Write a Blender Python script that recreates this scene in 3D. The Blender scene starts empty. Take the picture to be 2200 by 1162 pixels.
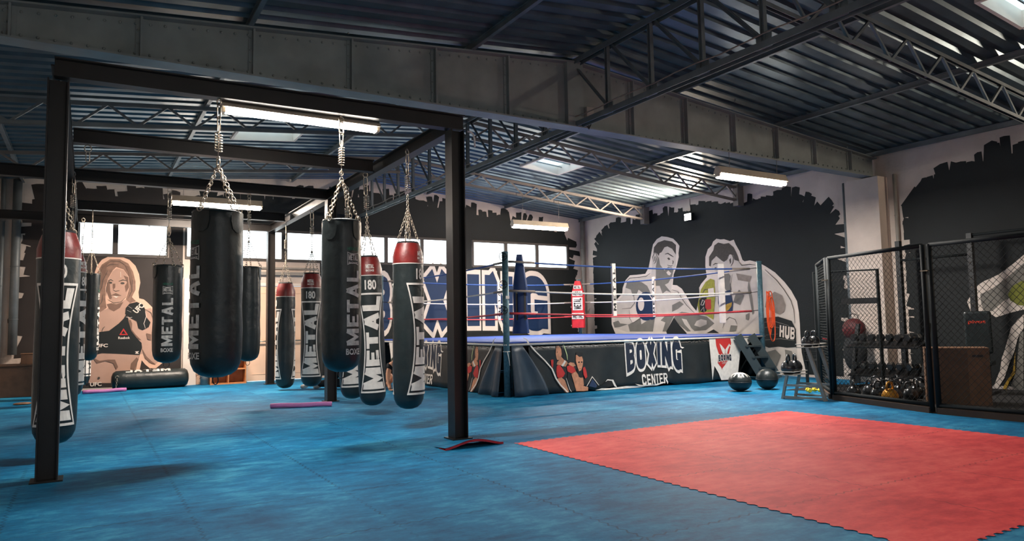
import bpy, bmesh, math, random
from mathutils import Vector, Matrix
from math import pi, sin, cos, sqrt, atan2, radians as R
rnd = random.Random(7)
SC = bpy.context.scene
COL = SC.collection
# ---------------------------------------------------------------- camera
FPX = 1521.15
cam_d = bpy.data.cameras.new('camera'); cam = bpy.data.objects.new('camera', cam_d); COL.objects.link(cam)
PITCH, ROLL, YAW = 0.0760, -0.0184, 0.5414
CAM = Vector((-3.5914, -5.9803, 1.1515))
fwd = Vector((sin(YAW)*cos(PITCH), cos(YAW)*cos(PITCH), sin(PITCH)))
rt = Vector((cos(YAW), -sin(YAW), 0)); upv = rt.cross(fwd)
r_ = cos(ROLL)*rt + sin(ROLL)*upv; u_ = -sin(ROLL)*rt + cos(ROLL)*upv
cam.matrix_world = Matrix(((r_.x, u_.x, -fwd.x, CAM.x), (r_.y, u_.y, -fwd.y, CAM.y), (r_.z, u_.z, -fwd.z, CAM.z), (0, 0, 0, 1)))
cam_d.sensor_width = 36; cam_d.lens = FPX/2200*36; cam_d.clip_start = .05; cam_d.clip_end = 100
SC.camera = cam
# ---------------------------------------------------------------- view, world, big lights
SC.view_settings.view_transform = 'Standard'; SC.view_settings.look = 'None'
SC.view_settings.gamma = 1.0; SC.view_settings.exposure = 0.92; SC.view_settings.use_curve_mapping = False
W = bpy.data.worlds.new('sky'); SC.world = W; W.use_nodes = True
W.node_tree.nodes['Background'].inputs[0].default_value = (.55, .75, .9, 1)
W.node_tree.nodes['Background'].inputs[1].default_value = 1.0
TUBE_W = 60.0          # watts of each fluorescent fitting
WIN_E = 3.0            # how bright the frosted panes are lit from outside
SKY_E = .95
FILL_BAY_E = .35            # fill glow of the bay added behind the viewer
def lin(c):
    return tuple((x/12.92 if x <= .04045 else ((x+.055)/1.055)**2.4) for x in c)
def s8(r, g, b): return lin((r/255, g/255, b/255))
def area(name, loc, sx, sy, power, color, rot=(0, 0, 0)):
    l = bpy.data.lights.new(name, 'AREA'); l.shape = 'RECTANGLE'; l.size = sx; l.size_y = sy; l.energy = power; l.color = color
    o = bpy.data.objects.new(name, l); COL.objects.link(o); o.location = loc; o.rotation_euler = rot
    return o
# ---------------------------------------------------------------- helpers
def tag(o, label=None, cat=None, group=None, kind=None):
    if label: o['label'] = label
    if cat: o['category'] = cat
    if group: o['group'] = group
    if kind: o['kind'] = kind
    return o
def empty(name, loc=(0, 0, 0), rz=0, label=None, cat=None, group=None):
    o = bpy.data.objects.new(name, None); COL.objects.link(o); o.location = loc; o.rotation_euler = (0, 0, rz); o.empty_display_size = .1
    return tag(o, label, cat, group)
class MB:
    def __init__(s): s.v = []; s.f = []; s.sm = []
    def add(s, vs, fs, smooth=False):
        b = len(s.v); s.v += [tuple(v) for v in vs]
        for f in fs: s.f.append([b+i for i in f]); s.sm.append(smooth)
        return s
    def box(s, x0, x1, y0, y1, z0, z1):
        vs = [(x, y, z) for z in (z0, z1) for y in (y0, y1) for x in (x0, x1)]
        return s.add(vs, [(0, 2, 3, 1), (4, 5, 7, 6), (0, 1, 5, 4), (2, 6, 7, 3), (0, 4, 6, 2), (1, 3, 7, 5)])
    def bar(s, p, q, w, h, up=(0, 0, 1)):           # rectangular bar from p to q, w across, h along up
        p = Vector(p); q = Vector(q); t = (q-p).normalized(); up = Vector(up)
        a = t.cross(up)
        if a.length < 1e-4: a = t.cross(Vector((0, 1, 0)))
        a.normalize(); b = a.cross(t).normalized()
        vs = [c + a*(i*w/2) + b*(j*h/2) for c in (p, q) for i, j in ((-1, -1), (1, -1), (1, 1), (-1, 1))]
        return s.add(vs, [(0, 3, 2, 1), (4, 5, 6, 7), (0, 1, 5, 4), (1, 2, 6, 5), (2, 3, 7, 6), (3, 0, 4, 7)])
    def ibeam(s, p, q, w, h, t=.012, up=(0, 0, 1)):
        p = Vector(p); q = Vector(q); d = (q-p).normalized(); up = Vector(up); a = d.cross(up).normalized(); b = a.cross(d).normalized()
        o = b*(h/2-t/2)
        s.bar(p+o, q+o, w, t, b); s.bar(p-o, q-o, w, t, b); return s.bar(p, q, t, h-2*t, b)
    def lbar(s, p, q, w, t=.006, up=(0, 0, 1), sx=1):      # angle iron
        p = Vector(p); q = Vector(q); d = (q-p).normalized(); a = d.cross(Vector(up))
        if a.length < 1e-4: a = d.cross(Vector((0, 1, 0)))
        a.normalize(); b = a.cross(d).normalized()
        s.bar(p+b*(w/2), q+b*(w/2), w, t, b); return s.bar(p+a*(sx*w/2), q+a*(sx*w/2), t, w, b)
    def tube(s, pts, r, n=8, closed=False, caps=True, smooth=True):
        pts = [Vector(p) for p in pts]; m = len(pts); rs = r if isinstance(r, (list, tuple)) else [r]*m
        up = None; rings = []
        for i in range(m):
            if closed: t = pts[(i+1) % m]-pts[i-1]
            else: t = pts[min(i+1, m-1)]-pts[max(i-1, 0)]
            t.normalize()
            if up is None:
                up = Vector((0, 0, 1)) if abs(t.z) < .9 else Vector((1, 0, 0))
            a = t.cross(up).normalized(); b = a.cross(t).normalized(); up = b
            rings.append([pts[i] + (a*cos(2*pi*k/n) + b*sin(2*pi*k/n))*rs[i] for k in range(n)])
        vs = [v for g in rings for v in g]; fs = []
        for i in range(m if closed else m-1):
            j = (i+1) % m
            for k in range(n): fs.append((i*n+k, i*n+(k+1) % n, j*n+(k+1) % n, j*n+k))
        if caps and not closed: fs.append(tuple(range(n))[::-1]); fs.append(tuple((m-1)*n+k for k in range(n)))
        return s.add(vs, fs, smooth)
    def lathe(s, prof, n=32, c=(0, 0, 0), axis='z', smooth=True):
        vs = []; m = len(prof)
        for (r, z) in prof:
            for k in range(n):
                x, y = r*cos(2*pi*k/n), r*sin(2*pi*k/n)
                p = (x, y, z) if axis == 'z' else ((z, x, y) if axis == 'x' else (y, z, x))
                vs.append((p[0]+c[0], p[1]+c[1], p[2]+c[2]))
        fs = [(i*n+k, i*n+(k+1) % n, (i+1)*n+(k+1) % n, (i+1)*n+k) for i in range(m-1) for k in range(n)]
        return s.add(vs, fs, smooth)
    def ball(s, c, rx, ry=None, rz=None, n=16, m=10):
        ry = ry or rx; rz = rz or rx
        vs = []
        for i in range(m+1):
            t = pi*i/m
            for k in range(n): vs.append((c[0]+rx*max(sin(t), .001)*cos(2*pi*k/n), c[1]+ry*max(sin(t), .001)*sin(2*pi*k/n), c[2]-rz*cos(t)))
        return s.add(vs, [(i*n+k, i*n+(k+1) % n, (i+1)*n+(k+1) % n, (i+1)*n+k) for i in range(m) for k in range(n)], True)
    def torus(s, c, R0, r, ax=(0, 0, 1), n=20, k=6, sx=1, sy=1, up=None):
        ax = Vector(ax).normalized(); u = Vector(up) if up else (Vector((0, 0, 1)) if abs(ax.z) < .9 else Vector((1, 0, 0)))
        a = ax.cross(u).normalized(); b = a.cross(ax).normalized(); c = Vector(c)
        return s.tube([c+(a*cos(2*pi*i/n)*sx+b*sin(2*pi*i/n)*sy)*R0 for i in range(n)], r, k, closed=True)
    def link(s, c, t, side, ln, wd, r):             # one stadium-shaped chain link
        c = Vector(c); t = Vector(t).normalized(); side = Vector(side)
        pts = []
        for i in range(5): a = -pi/2+pi*i/4; pts.append(c + t*(ln/2-wd/2) + t*cos(a)*wd/2 + side*sin(a)*wd/2)
        for i in range(5): a = pi/2+pi*i/4; pts.append(c - t*(ln/2-wd/2) + t*cos(a)*wd/2 + side*sin(a)*wd/2)
        return s.tube(pts, r, 5, closed=True)
    def chain(s, p, q, ln=.046, wd=.026, r=.0036):
        p = Vector(p); q = Vector(q); d = q-p; L = d.length; t = d/L; pit = ln*.78; n = max(1, round(L/pit))
        a = t.cross(Vector((.31, .95, .1))).normalized(); b = t.cross(a).normalized()
        for i in range(n): s.link(p+t*(L*(i+.5)/n), t, a if i % 2 else b, ln, wd, r)
        return s
    def build(s, name, mat, parent=None, bevel=0):
        me = bpy.data.meshes.new(name); me.from_pydata(s.v, [], s.f); me.update()
        for p, sm in zip(me.polygons, s.sm): p.use_smooth = sm
        me.materials.append(mat)
        o = bpy.data.objects.new(name, me); COL.objects.link(o)
        if parent: o.parent = parent
        if bevel:
            m = o.modifiers.new('bevel', 'BEVEL'); m.width = bevel; m.segments = 2; m.limit_method = 'ANGLE'
        return o
def copy_tree(o, parent=None):
    c = o.copy(); COL.objects.link(c); c.parent = parent
    for ch in list(o.children): copy_tree(ch, c)
    return c
def poly3(name, polys, mat, parent, mapf):
    """flat painted shapes: each polygon (list of 2D) is triangulated then mapped to 3D"""
    bm = bmesh.new()
    for p in polys:
        vs = [bm.verts.new((x, y, 0)) for x, y in p]
        es = [bm.edges.new((vs[i], vs[(i+1) % len(vs)])) for i in range(len(vs))]
        r = bmesh.ops.triangle_fill(bm, edges=es, use_beauty=True)
    for v in bm.verts: v.co = Vector(mapf(v.co.x, v.co.y))
    bmesh.ops.recalc_face_normals(bm, faces=bm.faces[:])
    me = bpy.data.meshes.new(name); bm.to_mesh(me); bm.free(); me.materials.append(mat)
    o = bpy.data.objects.new(name, me); COL.objects.link(o); o.parent = parent
    return o
_tc = {}
def text_mesh(s, bold=0.0):
    if (s, bold) in _tc: return _tc[(s, bold)]
    cu = bpy.data.curves.new('t', 'FONT'); cu.body = s; cu.offset = bold; cu.resolution_u = 3
    o = bpy.data.objects.new('t', cu); COL.objects.link(o)
    bpy.context.view_layer.update()
    me = bpy.data.meshes.new_from_object(o.evaluated_get(bpy.context.evaluated_depsgraph_get()))
    bpy.data.objects.remove(o)
    xs = [v.co.x for v in me.vertices]; ys = [v.co.y for v in me.vertices]
    _tc[(s, bold)] = (me, (min(xs), max(xs), min(ys), max(ys)))
    return _tc[(s, bold)]
def text3(name, s, mat, parent, mapf, bold=0.0, ref=None, cuts=(0, 0), thick=None):
    """lettering mapped through mapf(u, v); ref = boldness whose bounds give 0..1"""
    me, bb = text_mesh(s, bold)
    if ref is not None: bb = text_mesh(s, ref)[1]
    bm = bmesh.new(); bm.from_mesh(me)
    for v in bm.verts: v.co.x = (v.co.x-bb[0])/(bb[1]-bb[0]); v.co.y = (v.co.y-bb[2])/(bb[3]-bb[2]); v.co.z = 0
    for n, ax in ((cuts[0], 0), (cuts[1], 1)):
        for i in range(1, n):
            c = Vector((i/n, 0, 0)) if ax == 0 else Vector((0, i/n, 0)); no = Vector((1, 0, 0)) if ax == 0 else Vector((0, 1, 0))
            bmesh.ops.bisect_plane(bm, geom=bm.verts[:]+bm.edges[:]+bm.faces[:], plane_co=c, plane_no=no)
    for v in bm.verts: v.co = Vector(mapf(v.co.x, v.co.y))
    m2 = bpy.data.meshes.new(name); bm.to_mesh(m2); bm.free(); m2.materials.append(mat)
    o = bpy.data.objects.new(name, m2); COL.objects.link(o); o.parent = parent
    return o
# ---------------------------------------------------------------- materials
def mat(name, col, rough=.6, metal=0.0, var=.15, scale=6.0, bump=0.0, bscale=40.0, col2=None, spec=.5, coat=0.0):
    m = bpy.data.materials.new(name); m.use_nodes = True; nt = m.node_tree; N = nt.nodes; L = nt.links
    b = N['Principled BSDF']; b.inputs['Roughness'].default_value = rough; b.inputs['Metallic'].default_value = metal
    b.inputs['Specular IOR Level'].default_value = spec; b.inputs['Coat Weight'].default_value = coat
    tc = N.new('ShaderNodeTexCoord'); no = N.new('ShaderNodeTexNoise'); no.inputs['Scale'].default_value = scale; no.inputs['Detail'].default_value = 6
    L.new(tc.outputs['Object'], no.inputs['Vector'])
    rp = N.new('ShaderNodeValToRGB'); rp.color_ramp.elements[0].position = .3; rp.color_ramp.elements[1].position = .7
    c2 = col2 if col2 else tuple(x*(1-var) for x in col)
    c1 = col if col2 else tuple(min(1, x*(1+var*.6)) for x in col)
    rp.color_ramp.elements[0].color = (*c2, 1); rp.color_ramp.elements[1].color = (*c1, 1)
    L.new(no.outputs['Fac'], rp.inputs['Fac']); L.new(rp.outputs['Color'], b.inputs['Base Color'])
    if bump:
        n2 = N.new('ShaderNodeTexNoise'); n2.inputs['Scale'].default_value = bscale; n2.inputs['Detail'].default_value = 4
        L.new(tc.outputs['Object'], n2.inputs['Vector'])
        bp = N.new('ShaderNodeBump'); bp.inputs['Strength'].default_value = bump; bp.inputs['Distance'].default_value = .02
        L.new(n2.outputs['Fac'], bp.inputs['Height']); L.new(bp.outputs['Normal'], b.inputs['Normal'])
    return m
def emis(name, col, e):
    m = bpy.data.materials.new(name); m.use_nodes = True; b = m.node_tree.nodes['Principled BSDF']
    b.inputs['Base Color'].default_value = (*col, 1); b.inputs['Emission Color'].default_value = (*col, 1); b.inputs['Emission Strength'].default_value = e
    return m
M = {}
M['steel_dark'] = mat('steel_dark', s8(40, 36, 34), .42, .2, .25, 5)
M['rig_side'] = M['steel_dark']
M['roof_metal'] = mat('roof_metal', s8(88, 104, 112), .36, .5, .3, 3, bump=.05, bscale=9)
M['roof_steel'] = mat('roof_steel', s8(116, 122, 124), .5, .3, .25, 4)
M['girder'] = mat('girder', s8(140, 146, 144), .55, .15, .22, 2.5)
M['joist'] = mat('joist', s8(130, 122, 116), .5, .2, .2, 4)
M['chrome'] = mat('chrome', s8(190, 176, 158), .28, .9, .2, 30)
M['leather'] = mat('leather', s8(31, 40, 41), .4, 0, .3, 5, bump=.5, bscale=7, spec=.5)
M['leather_red'] = mat('leather_red', s8(116, 30, 28), .4, 0, .3, 9, bump=.15, bscale=20)
M['print_white'] = mat('print_white', s8(222, 216, 208), .6, 0, .12, 18)
M['print_worn'] = mat('print_worn', s8(240, 236, 228), .65, 0, 0, 26, col2=s8(176, 172, 166))
M['print_green'] = mat('print_green', s8(30, 130, 100), .6)
M['black'] = mat('black', s8(24, 26, 28), .5)
M['blackpaint'] = mat('blackpaint', s8(12, 19, 20), .72, 0, .3, 2.2, bump=.15, bscale=30)
M['wallwhite'] = mat('wallwhite', s8(206, 190, 178), .85, 0, .16, 1.6, bump=.3, bscale=22)
M['mw'] = mat('mural_white', s8(226, 212, 200), .75, 0, .06, 3)
M['mskin'] = mat('mural_skin', s8(208, 197, 186), .75, 0, .1, 4)
M['mgrey'] = mat('mural_grey', s8(122, 118, 110), .75, 0, .12, 5)
M['mdark'] = mat('mural_dark', s8(74, 68, 62), .75, 0, .25, 30)
M['mblack'] = mat('mural_black', s8(13, 19, 20), .7)
M['mblue'] = mat('mural_blue', s8(10, 44, 82), .7, 0, .12, 2)
M['myellow'] = mat('mural_yellow', s8(156, 152, 50), .7, 0, .25, 20)
M['mgold'] = mat('mural_gold', s8(190, 150, 50), .7, 0, .2, 20)
M['mred'] = mat('mural_red', s8(190, 46, 44), .7)
M['mtan'] = mat('mural_tan', s8(142, 130, 120), .75, 0, .15, 12)
M['molive'] = mat('mural_olive', s8(120, 124, 40), .75, 0, .15, 12)
M['mpink'] = mat('mural_outline', s8(226, 184, 160), .75, 0, .06, 3)
M['mpskin'] = mat('mural_face', s8(186, 150, 132), .75, 0, .07, 4)
M['mpshade'] = mat('mural_shade', s8(122, 94, 80), .75, 0, .1, 8)
M['mphair'] = mat('mural_hair', s8(142, 110, 94), .75, 0, .25, 14)
M['canvas_blue'] = mat('canvas_blue', s8(42, 74, 156), .7, 0, .12, 3)
M['pad_blue'] = mat('pad_blue', s8(28, 66, 124), .45, 0, .2, 6)
M['pad_red'] = mat('pad_red', s8(200, 36, 46), .45, 0, .15, 6)
M['pad_white'] = mat('pad_white', s8(232, 222, 212), .5)
M['rope_blue'] = mat('rope_blue', s8(40, 80, 150), .6, 0, .25, 60)
M['rope_white'] = mat('rope_white', s8(226, 220, 212), .6, 0, .15, 60)
M['rope_red'] = mat('rope_red', s8(200, 60, 66), .6, 0, .2, 60)
M['post_teal'] = mat('post_teal', s8(78, 112, 124), .5, .3, .35, 26)
M['skirt'] = mat('skirt', s8(34, 40, 42), .45, 0, .25, 4, bump=.3, bscale=5)
M['skirt_blue'] = mat('skirt_blue', s8(46, 62, 76), .42, 0, .25, 3, bump=.3, bscale=5)
M['skinp'] = mat('print_skin', s8(196, 136, 104), .6, 0, .3, 14)
M['navy'] = mat('navy', s8(16, 30, 50), .6)
M['wood'] = mat('wood', s8(122, 88, 64), .6, 0, .25, 9)
M['wood_dimmed'] = mat('wood_dimmed', s8(88, 64, 48), .6, 0, .25, 9)  # darker copy of wood; dimness of the far left corner put into the colour
M['wood_shelf'] = mat('wood_shelf', s8(196, 128, 78), .6, 0, .2, 9)
M['door'] = mat('door', s8(232, 196, 168), .6, 0, .06, 2)
M['frame'] = mat('window_frame', s8(74, 68, 64), .6)
M['noodle'] = mat('noodle', s8(178, 112, 168), .7)
M['cage'] = mat('cage', s8(17, 24, 26), .7, .0, .2, 12, spec=.25)
M['mesh'] = mat('mesh', s8(24, 28, 26), .6, 0, .2, 12, spec=.3)
M['step'] = mat('step', s8(50, 62, 66), .6)
M['rubber'] = mat('rubber', s8(34, 32, 32), .8, 0, .2, 8)
M['orange'] = mat('orange', s8(232, 84, 32), .6)
M['yellow'] = mat('yellow', s8(226, 200, 50), .6)
M['gold'] = mat('gold', s8(214, 150, 50), .35, .4)
M['plastic_grey'] = mat('plastic_grey', s8(160, 156, 150), .5)
M['iron'] = mat('iron', s8(44, 46, 48), .3, .2, .3, 14, coat=.6)
M['skin'] = mat('skin', s8(206, 150, 118), .6)
M['cloth_black'] = mat('cloth_black', s8(28, 30, 33), .85, 0, .2, 10)
M['cloth_floral'] = mat('cloth_floral', s8(220, 200, 205), .85, 0, 0, 22, col2=s8(110, 130, 170))
M['cloth_khaki'] = mat('cloth_khaki', s8(84, 92, 78), .9)
M['lime'] = mat('lime', s8(190, 206, 150), .6)
M['pipe'] = mat('pipe', s8(150, 144, 136), .6, .1, .2, 4)
M['tube_glow'] = emis('tube_glow', (1.0, .93, .84), 26)
M['pane_glow'] = emis('pane_glow', (.86, .97, 1.0), WIN_E)
M['fill_bay_glow'] = emis('fill_bay_glow', (.86, .95, 1.0), FILL_BAY_E)
M['sky_glow'] = emis('skylight_glow', (.62, .86, .95), SKY_E)
M['lamp_glow'] = emis('lamp_glow', (1.0, .85, .68), 60)
M['fitting'] = mat('fitting', s8(214, 198, 176), .4)
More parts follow.
